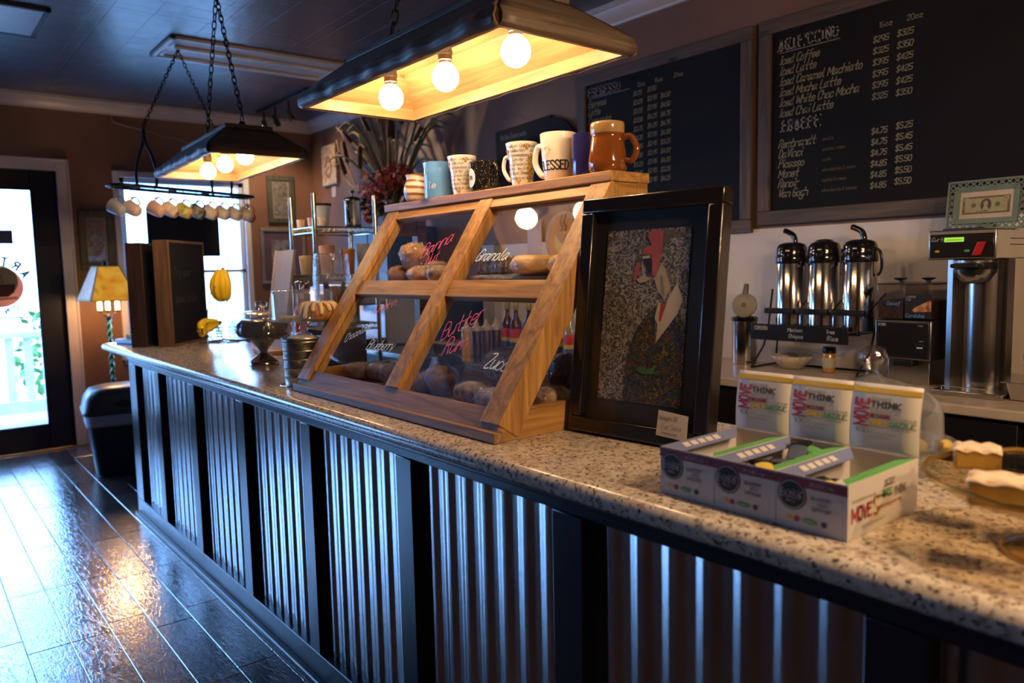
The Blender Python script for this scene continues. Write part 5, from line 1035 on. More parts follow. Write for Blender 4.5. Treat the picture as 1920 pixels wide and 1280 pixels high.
text(m,'ONE DOLLAR',lambda p,q:(-.028+p,y-.0006,.0635+q),.004,.0007,0,False,m=1,narrow=.95); m.build('one_dollar_bill',bill,t)
MB().box(-.083,.083,-.0045,-.0038,.040,H2-.040).build('glazing',MC['picture_glass'],t)
MB().hexa([(-.02,.004,0.0),(.02,.004,0.0),(.02,.06,.0095),(-.02,.06,.0095)],[(-.02,.004,.12),(.02,.004,.12),(.02,.008,.12),(-.02,.008,.12)]).build('easel_back',sage,t)
# right end oddments
t=thing('steel_pan','small steel steam table pan on the back counter at the right edge','pan',(-.825,2.86,ZB))
m=MB(); m.hexa([(-.06,-.09,.002),(.06,-.09,.002),(.06,.09,.002),(-.06,.09,.002)],[(-.07,-.105,.06),(.07,-.105,.06),(.07,.105,.06),(-.07,.105,.06)]); m.box(-.082,.082,-.118,.118,.058,.062); m.build('pan',steel,t,bevel=.003)
t=thing('pitcher_spoon','long bar spoon with a black handle leaning in a glass by the coffee brewer','spoon',(-.835,2.80,ZB+.063))
MB().tube([(.045,0,.165),(.062,.0,.195),(.085,.0,.24)],[.008,.010,.008],8).build('grip',black_plastic,t); m=MB(); m.tube([(-.008,0,.07),(.045,0,.165)],.0035,8); m.ball((-.016,0,.055),(.010,.006,.018),12,8); m.build('bowl_and_stem',chrome,t)
t=thing('small_glass','small clear glass standing on the steel pan at the right edge','glass',(-.845,2.84,ZB+.0625))
MB().lathe([(.020,0),(.023,.004),(.030,.085)],24).build('tumbler',clear,t,solid=.002)
# ---------------------------------------------------------------- bottles seen through the case
def syrup(loc,cl,lb):
    t=thing('syrup_bottle',lb,'bottle',loc,0,'flavour syrup bottles behind the pastry case')
    gm=P('syrup_'+cl,{'red':(.10,.015,.02),'amber':(.22,.12,.04),'clear':(.36,.33,.28),'dark':(.035,.02,.02)}[cl],.15,0,.1,coat=.6)
    MB().lathe([(.030,0),(.033,.004),(.033,.15),(.028,.175),(.016,.20),(.013,.215),(.013,.24)],28,ms=None).build('bottle',gm,t)
    m=MB(); m.lathe([(.0150,.238),(.0155,.24),(.0155,.285),(.012,.29),(0,.29)],18); m.build('cap',P('gold_cap',(.35,.25,.08),.4,.3),t)
    m=MB(); m.lathe([(.0333,.045),(.0337,.046),(.0337,.075),(.0337,.095),(.0337,.115),(.0337,.14),(.0333,.141)],28,ms=[0,0,1,2,2,2]); m.build('label',[P('label_blue',(.04,.10,.28),.5),P('label_yellow',(.66,.46,.06),.5),P('label_red',(.52,.04,.05),.5,0,.3,40),P('label_red',(1,0,0))],t)
for i,(x,y,c,w_) in enumerate(((-3.10,2.47,'red','leftmost of the row behind the case'),(-3.005,2.45,'red','second of the row behind the case'),(-2.915,2.46,'dark','third of the row behind the case'),(-2.80,2.44,'dark','fourth of the row, by the right post'),(-2.68,2.43,'amber','fifth of the row, behind the right post'),(-2.545,2.40,'clear','nearest the black picture frame'))): syrup((x,y,.8925),c,c+' syrup bottle with red and blue label, '+w_)
for i,(y,cl,nm) in enumerate(((2.29,(.58,.36,.14),'caramel'),(2.345,(.06,.03,.025),'dark chocolate'),(2.40,(.10,.035,.035),'reddish brown'),(2.455,(.07,.03,.04),'plum brown'))):
    t=thing('squeeze_bottle',nm+' sauce squeeze bottle with a pale cone nozzle behind the case','bottle',(-3.215+.012*i,y,.8925),0,'sauce squeeze bottles behind the case')
    MB().lathe([(.024,0),(.026,.004),(.026,.125),(.022,.132)],22).build('bottle',P('sauce_'+nm.replace(' ','_'),cl,.35,0,.1),t); MB().lathe([(.027,.128),(.027,.146),(.014,.155),(.004,.186),(0,.186)],18).build('nozzle',P('pale_nozzle',(.60,.52,.42),.4),t)
struct('trim_5',MB().box(-4.15,-4.02,3.10,3.158,0,1.497),P('pale_jamb',(.50,.48,.46),.5),bevel=.004)
t=thing('black_refrigerator','low black refrigerator against the back wall behind the pastry case','refrigerator',(-4.46,2.7,0)); MB().box(-.25,.26,.02,.44,0,1.22).build('cabinet',black_plastic,t,bevel=.006); MB().box(-.245,.255,.0,.018,.08,1.21).build('door',gl_black,t,bevel=.005)
MB().tube([(.21,-.0,.5),(.21,-.03,.52),(.21,-.03,.85),(.21,0,.87)],.008,8).build('handle',steel,t)
t=thing('dark_tall_cabinet','tall dark cabinet under the dried cattail arrangement by the back wall','cabinet',(-5.06,2.72,0)); MB().box(-.26,.31,.02,.42,0,1.66).build('carcass',P('dark_cabinet',(.020,.018,.022),.4),t,bevel=.005); MB().box(-.255,.02,.0,.019,.08,1.64).build('door',P('dark_cabinet',(1,1,1)),t,bevel=.004); MB().box(.03,.305,.0,.019,.08,1.64).build('door',P('dark_cabinet',(1,1,1)),t,bevel=.004)
t=thing('espresso_machine','grey steel espresso machine on the steel bench, blurred behind the lower left case pane','espresso machine',(-4.35,2.12,.8925))
MB().box(-.32,.32,.16,.38,.0,.36).build('body',P('machine_grey',(.36,.37,.39),.3,.8,.1),t,bevel=.012); MB().box(-.32,.32,-.03,.16,.25,.36).build('head',P('machine_grey',(1,1,1)),t,bevel=.012); MB().box(-.31,.31,-.03,.16,0,.05).build('drip_tray',black_plastic,t,bevel=.006)
for x in (-.16,.12):
    m=MB(); m.T=trs((x,.03,0)); m.lathe([(.03,.20),(.036,.21),(.036,.25)],20); m.build('group_head',chrome,t); MB().tube([(x,.03,.21),(x,-.12,.20)],.012,8).build('portafilter_handle',black_plastic,t)
MB().tube(smooth([(.27,.0,.25),(.28,-.04,.2),(.28,-.05,.08)],4),.006,8).build('steam_wand',chrome,t); MB().box(-.30,.30,.02,.36,.36,.372).build('cup_tray',steel,t,bevel=.003)
# ---------------------------------------------------------------- left end of the counter
t=thing('galvanised_tin','ribbed galvanised tin of white tissue on the granite, left of the pastry case','tin',(-2.605,1.13,B0))
galvt=P('galvanised_tin_metal',(.40,.39,.35),.35,1,.12,10)
pf=[(.064,0),(.067,.002)]
for k in range(5): pf+=[(.066+.0012*k,.006+.031*k),(.066+.0012*k,.030+.031*k),(.0685+.0012*k,.034+.031*k),(.066+.0012*k,.037+.031*k)]
pf+=[(.072,.166),(.075,.170),(.073,.173),(.070,.170),(.064,.02),(0,.018)]
MB().lathe(pf,40).build('can',galvt,t,sharp=50); m=MB(); m.tube(smooth([(-.070,.0,.155),(-.088,-.02,.10),(-.094,-.03,.03),(-.080,-.035,.006),(-.02,-.082,.004),(.03,-.078,.004)],6),.0025,6); m.build('wire_bail',galvt,t)
random.seed(5); m=MB(); f=bumpy(3,.25,4); m.ball((0,0,.150),(.066,.066,.032),24,12,0,f); m.build('white_tissue',P('white_tissue_paper',(.70,.66,.64),.9,0,.05),t,sharp=25)
t=thing('glass_pedestal_plate','clear glass pedestal plate standing in the galvanised tin','cake stand',(-2.625,1.145,B0+.178))
MB().lathe([(.03,0),(.03,.004),(.012,.012),(.018,.022),(.012,.034),(.02,.044),(.07,.048),(.118,.053),(.121,.057),(.117,.058),(.07,.053),(0,.051)],44).build('plate',clear,t,sharp=60)
t=thing('glass_cake_cover','straight sided clear glass cake cover with a flat knob over the frosted cake','cake dome',(-2.625,1.145,B0+.2365))
MB().lathe([(.110,0),(.111,.005),(.108,.012),(.108,.092),(.104,.102),(.09,.106),(0,.107)],44).build('cover',clear,t,sharp=60)
m=MB(); m.T=trs((0,0,.107)); m.lathe([(.008,0),(.008,.016),(.026,.022),(.027,.027),(.02,.030),(0,.031)],20); m.build('knob',MC['thick_glass_knob'],t)
t=thing('iced_bundt_loaf','golden bundt cake with cream icing dripping down, under the straight glass cover','cake',(-2.572,1.183,B0+.2295))
m=MB(); m.lathe([(.012,.004),(.05,0),(.064,.012),(.066,.032),(.056,.052),(.038,.060),(.02,.052),(.012,.03)],48,wob=lambda a,z:1+.07*sin(a*9)*(1 if z>.005 else 0)); m.build('crumb',P('golden_bundt_crust',(.34,.14,.035),.55,0,.25,20,.2),t,sharp=180)
m=MB()
for k in range(14):
    a=2*pi*k/14; m.tube(smooth([(.022*cos(a),.022*sin(a),.058),(.042*cos(a+.1),.042*sin(a+.1),.063),(.060*cos(a+.15),.060*sin(a+.15),.054),(.069*cos(a+.15),.069*sin(a+.15),.036-.012*(k%3))],4),[.008]*12+[.005],8)
m.build('cream_icing',P('cream_cheese_icing',(.72,.55,.28),.45,0,.05,coat=.2),t,sharp=180)
tag(MB().box(-.035,.035,-.025,.025,0,.016).build('cake_slice',P('pale_cake_slice',(.62,.50,.34),.8,0,.2,40),loc=(-2.685,1.12,B0+.2295),rz=.5,bevel=.004),'pale flat cake slice lying beside the iced bundt under the glass cover','cake slice')
# metal stand with bundt cake and dome
CX,CY=-3.29,1.245
t=thing('silver_cake_stand','polished hourglass footed metal cake stand on the granite','cake stand',(CX,CY,B0))
pol=P('polished_pewter',(.45,.41,.37),.14,1,.06)
MB().lathe([(.062,0),(.064,.006),(.064,.012),(.058,.022),(.030,.045),(.016,.060),(.024,.078),(.045,.100),(.055,.114),(.10,.118),(.165,.124),(.170,.130),(.165,.131),(.1,.125),(0,.124)],48).build('stand',pol,t)
t=thing('chocolate_bundt_cake','dark glazed chocolate bundt cake under the low glass dome','cake',(CX,CY,B0+.1255))
m=MB(); m.lathe([(.03,.004),(.07,0),(.100,.008),(.110,.03),(.104,.058),(.082,.078),(.055,.082),(.036,.07),(.03,.04)],60,wob=lambda a,z:1+.045*sin(a*14)*(1 if z>.005 else 0)); m.build('crumb',P('dark_chocolate_glaze',(.022,.012,.009),.18,0,.3,14,coat=.5),t,sharp=180)
t=thing('low_glass_dome','low clear glass dome with a ribbed knob over the chocolate bundt cake','cake dome',(CX,CY,B0+.1315))
MB().lathe([(.142,0),(.143,.004),(.141,.012),(.138,.05),(.125,.085),(.095,.104),(.045,.112),(0,.113)],48).build('dome',clear,t,sharp=60); m=MB(); m.T=trs((0,0,.113)); m.lathe([(.012,0),(.012,.010),(.024,.016),(.026,.030),(.02,.038),(0,.039)],20,wob=lambda a,z:1+.05*sin(a*8)); m.build('knob',MC['thick_glass_knob'],t)
# biscotti jar, red bottles, riser, leaning board
t=thing('wooden_riser','low wooden box riser behind the cake cover carrying the biscotti jar','riser',(-3.02,1.46,B0)); MB().box(-.11,.11,-.09,.09,0,.165).build('box',P('dark_riser_wood',(.05,.035,.028),.6,0,.2,15),t,bevel=.004)
JX,JY=-3.0,1.445
t=thing('biscotti_jar','open clear glass jar filled with brown biscotti behind the cake cover','jar',(JX,JY,B0+.1655))
MB().lathe([(0,0),(.062,.0),(.070,.006),(.074,.10),(.078,.20),(.074,.27),(.068,.315)],40).build('jar',glass('ripple_glass',(.95,.96,.97),.12,.03,.25,.8,.05),t,sharp=60)
for i in range(11):
    a=2*pi*i/11*1.9; r=.018+.022*(i%3)/2; h=.14+.05*((i*7)%4)/3; o=thing('biscotti',['tan','dark brown','golden','chestnut'][i%4]+' biscotti stick standing in the glass jar, '+['at its left side','at its back','in its middle','at its right side'][min(3,int((cos(a)*-.63*r+sin(a)*.0)/.02+2))],'biscotti',(JX+r*cos(a),JY+r*sin(a),B0+.1685),a,'biscotti sticks in the glass jar',0,.10*(1 if i%2 else -.6))
    MB().prism([(-.013,0),(.013,0),(.014,h*.7),(.008,h),(-.006,h*1.03),(-.014,h*.75)],.017,lambda p,q,c:(p,c-.0085,q)).build('cookie',P(['tan_biscotti','dark_biscotti','golden_biscotti','chestnut_biscotti'][i%4],[(.30,.17,.08),(.07,.04,.025),(.34,.16,.05),(.17,.09,.045)][i%4],.8,0,.3,60,.3),o,bevel=.003)
for x,y,lb in ((-3.46,1.50,'orange red syrup bottle glowing behind the straight glass cover, left one'),(-3.20,1.565,'orange red syrup bottle glowing behind the straight glass cover, right one')):
    t=thing('red_bottle',lb,'bottle',(x,y,B0),0,'orange red bottles behind the cake cover')
    MB().lathe([(.032,0),(.035,.004),(.035,.20),(.024,.235),(.015,.25),(.015,.285)],24).build('bottle',P('orange_red_liquid',(.75,.10,.01),.12,0,.1,coat=.6),t); MB().lathe([(.0175,.282),(.0175,.305),(0,.306)],16).build('cap',P('pale_nozzle',(1,1,1)),t)
t=thing('leaning_grey_board','large plain grey board with a wooden edge leaning behind the cakes','board',(-4.07,1.555,B0),-.10,None,-.16)
MB().box(0,.30,0,.012,0,.53).build('panel',P('plain_grey_board',(.28,.27,.26),.7,0,.06),t); MB().box(-.018,0,-.004,.016,0,.535).build('wood_edge',P('pale_edge_wood',(.46,.36,.26),.6,0,.2),t,bevel=.002)
# wire shelf rack with brewing gear
RX0,RX1,RY0,RY1=-3.99,-3.70,1.70,2.05
t=thing('wire_shelf_rack','chrome wire shelving rack of brewing gear behind the cake cover','shelf',((RX0+RX1)/2,(RY0+RY1)/2,0))
cx,cy=(RX0+RX1)/2,(RY0+RY1)/2
ch2=P('aged_chrome',(.55,.56,.50),.2,1,.2,40)
for x in (RX0,RX1):
    for y in (RY0,RY1):
        m=MB(); m.tube([(x-cx,y-cy,0),(x-cx,y-cy,1.745)],.012,10); 
        for k in range(50): m.tube([(x-cx,y-cy,.05+.034*k),(x-cx,y-cy,.053+.034*k)],.0128,10)
        m.build('post',ch2,t)
SH=(.32,1.06,1.325,1.575)
for z in SH:
    m=MB(); a,b=(RX1-RX0)/2,(RY1-RY0)/2
    for dz in (0,-.028):
        m.tube([(-a,-b,z+dz),(a,-b,z+dz),(a,b,z+dz),(-a,b,z+dz)],.004,6,True)
    for i in range(15): m.tube([(-a,-b+2*b*i/14,z+.002),(a,-b+2*b*i/14,z+.002)],.0025,5)
    for i in range(12): m.tube([(-a+2*a*i/12,-b,z),(-a+2*a*(i+.5)/12,-b,z-.028),(-a+2*a*(i+1)/12,-b,z)],.002,4); m.tube([(a,-b+2*b*i/12,z),(a,-b+2*b*(i+.5)/12,z-.028),(a,-b+2*b*(i+1)/12,z)],.002,4)
    m.build('wire_shelf',ch2,t)
zt=1.58
def lth(name,lb,cat,loc,parts,grp=None):
    t=thing(name,lb,cat,loc,0,grp)
    for nm,pf_,mt in parts: MB().lathe(pf_,28).build(nm,mt,t)
    return t
sg=glass('grey_plastic_cup',(.60,.66,.76),.22,.1,0,.4)
lth('coffee_dripper','white and grey flared coffee dripper with a dark rim on the top wire shelf','coffee dripper',(-3.84,1.81,zt),[('cup',[(.025,0),(.032,.005),(.036,.03),(.046,.105),(.049,.115)],P('pale_blue_grey_plastic',(.42,.47,.56),.3)),('rim',[(.049,.113),(.0515,.116),(.0515,.126),(.047,.127),(.045,.118)],black_plastic)])
o=lth('french_press','glass and steel french press with a plunger knob on the top wire shelf','french press',(-3.76,1.95,zt),[('base',[(.040,0),(.044,.004),(.044,.012),(.03,.016),(0,.016)],black_plastic),('beaker',[(.041,.012),(.042,.02),(.042,.135),(.044,.14)],P('press_steel_band',(.50,.52,.55),.2,.9)),('lid',[(.045,.138),(.046,.142),(.040,.155),(.02,.162),(.004,.164),(.004,.180),(.012,.184),(.012,.194),(0,.196)],gl_black)])
m=MB(); m.tube(smooth([(.03,-.03,.13),(.05,-.052,.125),(.054,-.056,.08),(.045,-.045,.035),(.03,-.03,.03)],4),.008,8); m.build('handle',gl_black,o,sharp=180)
for i,(x,y,c,nm) in enumerate(((-3.95,1.74,(.60,.45,.28),'cream'),(-3.91,1.79,(.10,.08,.07),'dark'),(-3.80,1.735,(.55,.33,.18),'tan'),(-3.755,1.77,(.62,.50,.44),'pale pink'))):
    o=lth('espresso_cup',nm+' espresso cup standing at the front of the top wire shelf','cup',(x,y,zt),[('cup',[(.016,0),(.022,.004),(.025,.045),(.023,.046),(.018,.008),(0,.007)],P(nm.replace(' ','_')+'_cup_glaze',c,.3))],'espresso cups on the top wire shelf'); m=MB(); m.tube(smooth([(.023,0,.036),(.036,0,.034),(.036,0,.016),(.021,0,.014)],4),.003,6); m.build('handle',P(nm.replace(' ','_')+'_cup_glaze',c),o)
zm=1.33
for x,y,r,h,c,nm in ((-3.78,1.80,.042,.15,(.66,.42,.32),'pale pink paper cup stack'),(-3.74,1.90,.04,.13,(.60,.24,.06),'orange container'),(-3.95,1.76,.04,.10,(.55,.44,.30),'tan paper cup stack'),(-3.76,2.0,.038,.16,(.42,.50,.62),'pale blue container')):
    lth('container',nm+' on the middle wire shelf behind the biscotti jar','container',(x,y,zm),[('cup',[(r*.75,0),(r*.8,.003),(r,h),(r*.96,h+.002),(r*.9,h)],P(nm.replace(' ','_'),c,.5))],'containers on the middle wire shelf')
for x,y,w_,h,c,nm in ((-3.86,1.87,.20,.20,(.10,.09,.10),'dark lidded box'),(-3.80,1.78,.10,.16,(.55,.44,.36),'tan carton')):
    tag(MB().box(-w_/2,w_/2,-.05,.05,0,h).build('storage_box',P(nm.replace(' ','_'),c,.5),loc=(x,y+.05,1.0655),bevel=.004),nm+' on the lower wire shelf behind the cake cover','box')
# ---------------------------------------------------------------- dried arrangement
t=thing('dried_flower_arrangement','tall dried cattail and red hydrangea arrangement by the back wall','flower arrangement',(-4.97,2.93,1.6605))
MB().lathe([(.06,0),(.07,.005),(.10,.06),(.09,.12),(.075,.14),(.07,.13),(0,.12)],28).build('basket',P('dark_basket',(.035,.028,.02),.8,0,.3,40,.4),t)
catm=P('cattail_head_brown',(.06,.022,.012),.9,0,.2,40); stem=P('dried_stem_straw',(.38,.26,.10),.8,0,.3,6); reed=P('dried_reed_tan',(.20,.13,.06),.8,0,.35,6); olv=P('dried_olive_leaf',(.10,.09,.035),.8,0,.3,6)
random.seed(12)
def lim(v): return Vector((v.x,min(v.y,.20),v.z))
for i in range(26):
    a=random.uniform(-1,1); x1=a*.62+random.uniform(-.05,.05); y1=random.uniform(-.22,.12); h=random.uniform(.68,.98)-.22*abs(a)
    P_=[lim(Vector((x1*u*u*.8+x1*.2*u, y1*u, .10+h*u))) for u in (0,.25,.5,.75,1)]
    q=smooth(P_,4)
    if i%2==0:
        s_=MB().tube(q,[.005]*len(q),6).build('cattail_stem',stem,t); d=(q[-1]-q[-3]).normalized(); e=q[-3]
        m=MB(); m.tube([e-d*.10,e-d*.095,e-d*.09,e+d*.03,e+d*.04,e+d*.045,e+d*.09],[.004,.012,.0165,.0165,.012,.003,.002],10); m.build('cattail_head',catm,s_,sharp=180)
    else: MB().tube(q,[.009-.008*k/len(q) for k in range(len(q))],5).build('reed_stem',reed if i%4==1 else olv,t)
for xa,za,xb,zb in ((-.545,.60,-.44,.43),(-.455,.67,-.39,.51),(-.19,.60,-.20,.44)):
    y=-.17; q=smooth([(0,-.05,.10),((xb)*.55,y,.28),(xb,y,zb-.03),(xa,y,za+.04),(xa-.02,y,za+.10)],6)
    s_=MB().tube(q,[.006]*len(q),6).build('cattail_stem',stem,t); a_,b_=Vector((xb,y-.004,zb)),Vector((xa,y-.004,za)); d=b_-a_
    MB().tube([a_-d*.02,a_,a_+d*.03,a_+d*.9,b_,b_+d*.03],[.004,.013,.018,.018,.013,.003],10).build('cattail_head',catm,s_,sharp=180)
for i in range(30):
    a=random.uniform(-1,1); x1=a*.75; y1=random.uniform(-.28,.10); h=random.uniform(.45,.90)-.15*abs(a)
    m=MB(); P_=smooth([lim(Vector((0,0,.10))),lim(Vector((x1*.35,y1*.4,.10+h*.55))),lim(Vector((x1*.8,y1*.8,.10+h*.95))),lim(Vector((x1*1.15,y1,.10+h*(.95-.10*abs(a)))))],5)
    m.tube(P_,[.002+.009*sin(pi*k/(len(P_)-1)) for k in range(len(P_))],4); m.build('blade_leaf',[olv,reed,stem][i%3],t)
redp=[P('dried_red_petal',(.50,.075,.04),.8,0,.4,20),P('dried_orange_petal',(.60,.20,.08),.8,0,.4,20),P('dried_dark_red_petal',(.24,.03,.025),.8,0,.3,20)]
for k,(x,y,z,r) in enumerate(((-.13,-.12,.30,.11),(-.03,-.17,.20,.10),(-.22,-.05,.16,.08),(.12,-.14,.31,.10),(.30,-.10,.34,.08),(.08,-.05,.40,.07),(-.30,-.05,.10,.055))):
    m=MB()
    for i in range(110):
        d=Vector((random.gauss(0,1),random.gauss(0,1),random.gauss(0,1))).normalized(); c=Vector((x,y,z))+d*r*random.uniform(.75,1); e=d.orthogonal().normalized(); f=d.cross(e); s_=.017
        m.add([c-e*s_,c+f*s_*.8+d*.006,c+e*s_,c-f*s_*.8+d*.006],[(0,1,2,3)],random.choice((0,0,1,2)))
    m.build('hydrangea_head',redp,t,sharp=180)
m=MB()
for i in range(230):
    d=Vector((random.gauss(0,1),random.gauss(0,1)*.6,random.gauss(0,.7))); d=d.normalized()*random.uniform(.05,.23); c=lim(Vector((.06+d.x*1.2,d.y-.05,.16+d.z*.75))); e=d.orthogonal().normalized()*.02; f=d.normalized()*.06
    if c.z<.10: continue
    m.add([c,c+f*.5+e,c+f,c+f*.5-e],[(0,1,2,3)])
m.build('dark_foliage',P('dark_green_foliage',(.018,.032,.014),.7,0,.4,12),t)
# ---------------------------------------------------------------- chalkboard boxes, bananas, oddments
rz=atan2(.631,-.776); boxw=wood('old_brown_box_wood',(.075,.040,.024),(.22,.125,.07),'z',.6,1,True); boxd=wood('dark_brown_box_wood',(.022,.010,.008),(.065,.030,.024),'z',.6,1,False)
for k,(y0,wm,lb,ff) in enumerate(((0,boxw,'brown wooden box with a chalkboard face at the left end of the granite',slate2),(.155,boxd,'dark red brown wooden box standing behind the front chalkboard box',slate))):
    t=thing('chalkboard_box',lb,'chalkboard',(-4.581-.631*y0,1.219-.776*y0,B0),rz)
    h=.605-.012*k; m=MB().box(0,.014,0,.09,0,h).box(.482,.496,0,.09,0,h).box(.014,.482,0,.09,0,.014).box(.014,.482,0,.09,h-.014,h); m.build('box_frame',wm,t,bevel=.003)
    MB().box(.014,.482,.002,.010,.014,h-.014).build('chalkboard_face',ff,t); MB().box(.014,.482,.078,.088,.014,h-.014).build('back_panel',boxd,t)
    if k==0:
        m=MB(); g6=lambda a,b:(.46-a,.0016,b) if False else (.04+a,.0012,b)
        q=MB(); rr=lambda a,b:(.06+a,.0013,b); text(q,'Try our',lambda a,b:(.47-a if False else .05+a,.0012,.40+b),.05,.005,.3); text(q,'specials',lambda a,b:(.05+a,.0012,.25+b),.05,.005,.3); q.build('faint_chalk_writing',P('smeared_chalk',(.055,.055,.065),.9),t)
ban=P('ripe_banana_yellow',(.95,.66,.02),.45,0,.1,9); bt=P('banana_tip_brown',(.10,.06,.02),.7)
def bunch(loc,rz_,k,lb,spread,rx=0,sticker=True):
    t=thing('banana_bunch',lb,'bananas',loc,rz_,None,rx)
    for i in range(k):
        a=-spread/2+spread*i/max(1,k-1); m=MB(); m.T=trs(rz=a)
        c=[(.004,0,.0),(.030,0,-.022),(.058,0,-.062),(.064,0,-.11),(.050,0,-.155),(.030,0,-.182)]
        pts=smooth(c,5); n_=len(pts); m.tube(pts,[.006+.0145*min(1,u*5,(1-u)*4.2+.28) for u in [j/(n_-1) for j in range(n_)]],7); b_=m.build('banana',ban,t,sharp=32)
        m=MB(); m.T=trs(rz=a); m.tube([(.033,0,-.178),(.026,0,-.188),(.024,0,-.192)],[.0075,.006,.004],7); m.build('tip',bt,b_)
        if sticker and i in (1,2): m=MB(); m.T=trs((.0,0,0),rz=a); m.add([(.0836,.009*cos(q*pi/6),-.10+.010*sin(q*pi/6)) for q in range(12)],[tuple(range(12))]); m.build('round_sticker',P('sticker_grey_blue',(.25,.28,.36),.5),b_)
    MB().tube([(0,0,.012),(0,0,-.012)],[.009,.014],8).build('crown_stem',P('banana_crown',(.26,.17,.03),.6),t)
BX,BY=-4.675,1.535
t=thing('banana_stand','thin chrome wire banana hanger and basket near the chalkboard boxes','banana stand',(BX,BY,B0))
m=MB(); pts=smooth([(-.12,-.05,.05),(-.14,-.05,.16),(-.10,-.03,.32),(-.03,0,.455),(.02,0,.47),(.045,0,.455),(.04,0,.437)],6); m.tube(pts,.004,6); m.tube([(p.x+.02,p.y+.05,p.z) for p in pts[:18]],.004,6); m.build('hanger_wire',chrome,t,sharp=180)
m=MB()
for r,z in ((.10,.004),(.135,.04),(.15,.075)): m.tube([(r*cos(2*pi*i/28),r*sin(2*pi*i/28),z) for i in range(28)],.0035,6,True)
for i in range(14): a=2*pi*i/14; m.tube([(.03*cos(a),.03*sin(a),.004),(.10*cos(a),.10*sin(a),.004),(.135*cos(a),.135*sin(a),.04),(.15*cos(a),.15*sin(a),.075)],.0022,5)
m.build('wire_basket',chrome,t)
bunch((BX+.04,BY,B0+.432),-1.0,5,'bunch of ripe yellow bananas hanging from the chrome hook against the window',2.1)
bunch((BX+.02,BY-.03,B0+.118),-2.3,3,'older bananas lying in the wire basket beneath the hanging bunch',.9,1.35,False)
tag(MB().box(-.10,.10,-.07,.07,0,.028).build('white_tray',P('white_plastic_tray',(.72,.72,.72),.4,0,.03),loc=(-5.06,1.12,B0),rz=.3,bevel=.006),'small white tray at the far left tip of the granite counter','tray')
tag(MB().box(-.05,.05,-.03,.03,0,.022).build('orange_packet',P('orange_packet_card',(.55,.16,.03),.5),loc=(-5.08,1.13,B0+.0285),rz=.4,bevel=.003),'small orange packet lying on the white tray','packet')
tag(MB().box(-.13,.13,-.07,.07,0,.022).build('wooden_cutting_board',P('cutting_board_wood',(.42,.28,.15),.55,0,.2,10),loc=(-3.78,1.47,B0),rz=-.2,bevel=.004),'pale wooden cutting board lying behind the silver cake stand','cutting board')
# ---------------------------------------------------------------- floor lamp and bin
FX,FY=-6.55,1.275
t=thing('floor_lamp','floor lamp with an amber mosaic shade and twisted green glass stem by the door','floor lamp',(FX,FY,0))
shm,nt,b=nmat('amber_mosaic_shade'); vo=N(nt,'TexVoronoi'); vo.inputs['Scale'].default_value=26; nt.links.new(coords(nt),vo.inputs['Vector'])
n=N(nt,'TexNoise'); n.inputs['Scale'].default_value=9; nt.links.new(coords(nt),n.inputs['Vector']); cc=ramp(nt,n.outputs[0],[(.3,(.50,.13,.01)),(.45,(.72,.30,.02)),(.6,(.80,.42,.05)),(.72,(.55,.19,.02))])
nt.links.new(cc,b.inputs['Base Color']); b.inputs['Roughness'].default_value=.5; nt.links.new(cc,b.inputs['Emission Color']); b.inputs['Emission Strength'].default_value=.42
side=[(.30,.62,.44),(.62,.60,.58)]
def shade_panel(a0,a1):
    m=MB(); R0,R1,z0,z1=.235,.105,1.165,1.425
    m.grid(4,6,lambda u,v:((R0+(R1-R0)*v)*((1-u)*cos(a0)+u*cos(a1)),(R0+(R1-R0)*v)*((1-u)*sin(a0)+u*sin(a1)),z0+(z1-z0)*v)); return m
edge=P('shade_green_seam',(.05,.22,.14),.5); pearl=P('pearl_mosaic_panel',(.55,.48,.42),.4,0,.3,40,emit=(.75,.55,.40),es=.16)
off=.12-pi/4
for k in range(4):
    a0=off+k*pi/2; shade_panel(a0,a0+pi/2).build('shade_panel',shm if k%2==0 else pearl,t,solid=.003)
    MB().tube([(.237*cos(a0),.237*sin(a0),1.165),(.107*cos(a0),.107*sin(a0),1.425)],.004,6).build('shade_seam',edge,t)
m=MB(); m.tube([(.107*cos(off+k*pi/2),.107*sin(off+k*pi/2),1.425) for k in range(4)],.004,6,True); m.tube([(.237*cos(off+k*pi/2),.237*sin(off+k*pi/2),1.165) for k in range(4)],.003,6,True); m.build('shade_rim',edge,t)
m=MB(); m.lathe([(.004,1.02),(.004,1.42),(.02,1.43),(.02,1.45),(.008,1.47),(0,1.48)],12); m.build('finial_rod',black_metal,t)
for k in range(3):
    a=pi/2*.85+(-1+k)*1.2*0; yy=(-1+k)*.062; m=MB(); m.T=trs((.03*(0 if k==1 else 1),yy,1.09)); m.lathe([(.006,-.012),(.022,-.004),(.023,0)],14); m.tube([(0,0,-.01),(0,-yy*.5,-.035),(0,-yy,-.03)],.004,6); m.build('candle_arm',black_metal,t)
    m=MB(); m.T=trs((.03*(0 if k==1 else 1),yy,1.09)); m.lathe([(.017,0),(.017,.062),(.012,.066),(0,.066)],16); m.build('lit_candle_sleeve',P('lit_candle_sleeve',(.8,.6,.35),.5,0,.02,emit=(1,.62,.28),es=3.0),t)
m=MB(); m.lathe([(.03,1.035),(.026,1.05),(.012,1.06)],16); m.lathe([(.022,.30),(.024,.32),(.012,.34)],16); m.build('collar',black_metal,t)
MB().tube([(0,0,.33),(0,0,1.035)],.011,10).build('stem_core',P('green_glass_stem',(.03,.20,.11),.12,0,.3,30,coat=.6),t)
m=MB()
for ph in (0,pi): m.tube([(.012*cos(ph+q*.55),.012*sin(ph+q*.55),.33+q*.0105) for q in range(68)],.0085,6)
m.build('twisted_glass',P('green_glass_twist',(.05,.30,.16),.08,0,.4,40,coat=.7),t,sharp=180)
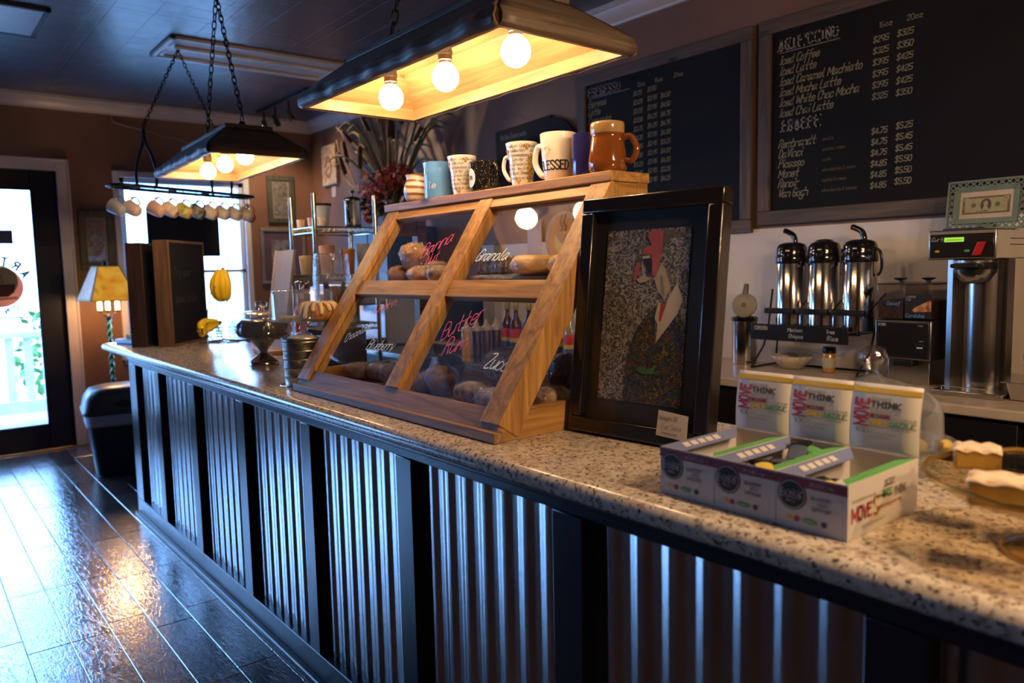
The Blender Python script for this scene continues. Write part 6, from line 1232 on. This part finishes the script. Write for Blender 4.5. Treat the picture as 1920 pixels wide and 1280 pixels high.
MB().lathe([(.13,0),(.135,.012),(.10,.03),(.03,.05),(.018,.09),(.016,.30),(0,.30)],28).build('base',black_metal,t)
l=bpy.data.lights.new('lamp_glow','POINT'); l.energy=8; l.color=(1,.58,.26); l.shadow_soft_size=.04; lo=bpy.data.objects.new('lamp_glow',l); COL.objects.link(lo); lo.parent=t; lo.location=(.05,0,1.135)
t=thing('rubbish_bin','dark navy swing lid rubbish bin with a white liner beside the counter end','bin',(-5.80,1.18,0),-.12)
def rr_(hx,hy,z,r=.05,n=6):
    P_=[]
    for sx,sy,a0 in ((1,1,0),(-1,1,pi/2),(-1,-1,pi),(1,-1,3*pi/2)):
        for i in range(n+1): a=a0+pi/2*i/n; P_.append((sx*(hx-r)+r*cos(a),sy*(hy-r)+r*sin(a),z))
    return P_
def loft(rings,cap=True):
    m=MB(); n=len(rings[0]); vs=[p for r in rings for p in r]; fs=[(i*n+j,i*n+(j+1)%n,(i+1)*n+(j+1)%n,(i+1)*n+j) for i in range(len(rings)-1) for j in range(n)]
    if cap: fs+= [tuple(range(n))[::-1],tuple((len(rings)-1)*n+j for j in range(n))]
    return m.add(vs,fs)
navyp=P('navy_bin_plastic',(.012,.017,.035),.4,0,.1)
loft([rr_(.165,.185,0),rr_(.172,.195,.02),rr_(.195,.235,.41),rr_(.198,.24,.425)]).build('body',navyp,t)
loft([rr_(.199,.240,.350,.052),rr_(.200,.242,.425,.052),rr_(.204,.247,.430,.052)],False).build('white_liner',P('translucent_liner',(.45,.47,.55),.4,0,.1),t)
loft([rr_(.200,.241,.346,.052),rr_(.2005,.2415,.354,.052)],False).build('pink_drawstring',P('pink_drawstring',(.45,.22,.22),.6),t)
loft([rr_(.208,.252,.424),rr_(.212,.258,.432),rr_(.212,.258,.446),rr_(.205,.25,.455),rr_(.195,.235,.53,.06),rr_(.17,.20,.585,.08),rr_(.12,.14,.603,.08)]).build('dome_lid',P('brown_grey_lid',(.06,.05,.045),.35,0,.1),t,sharp=60)
m=MB(); m.ball((.208,0,.497),(.010,.06,.016),16,8); m.build('finger_grip',black_plastic,t)
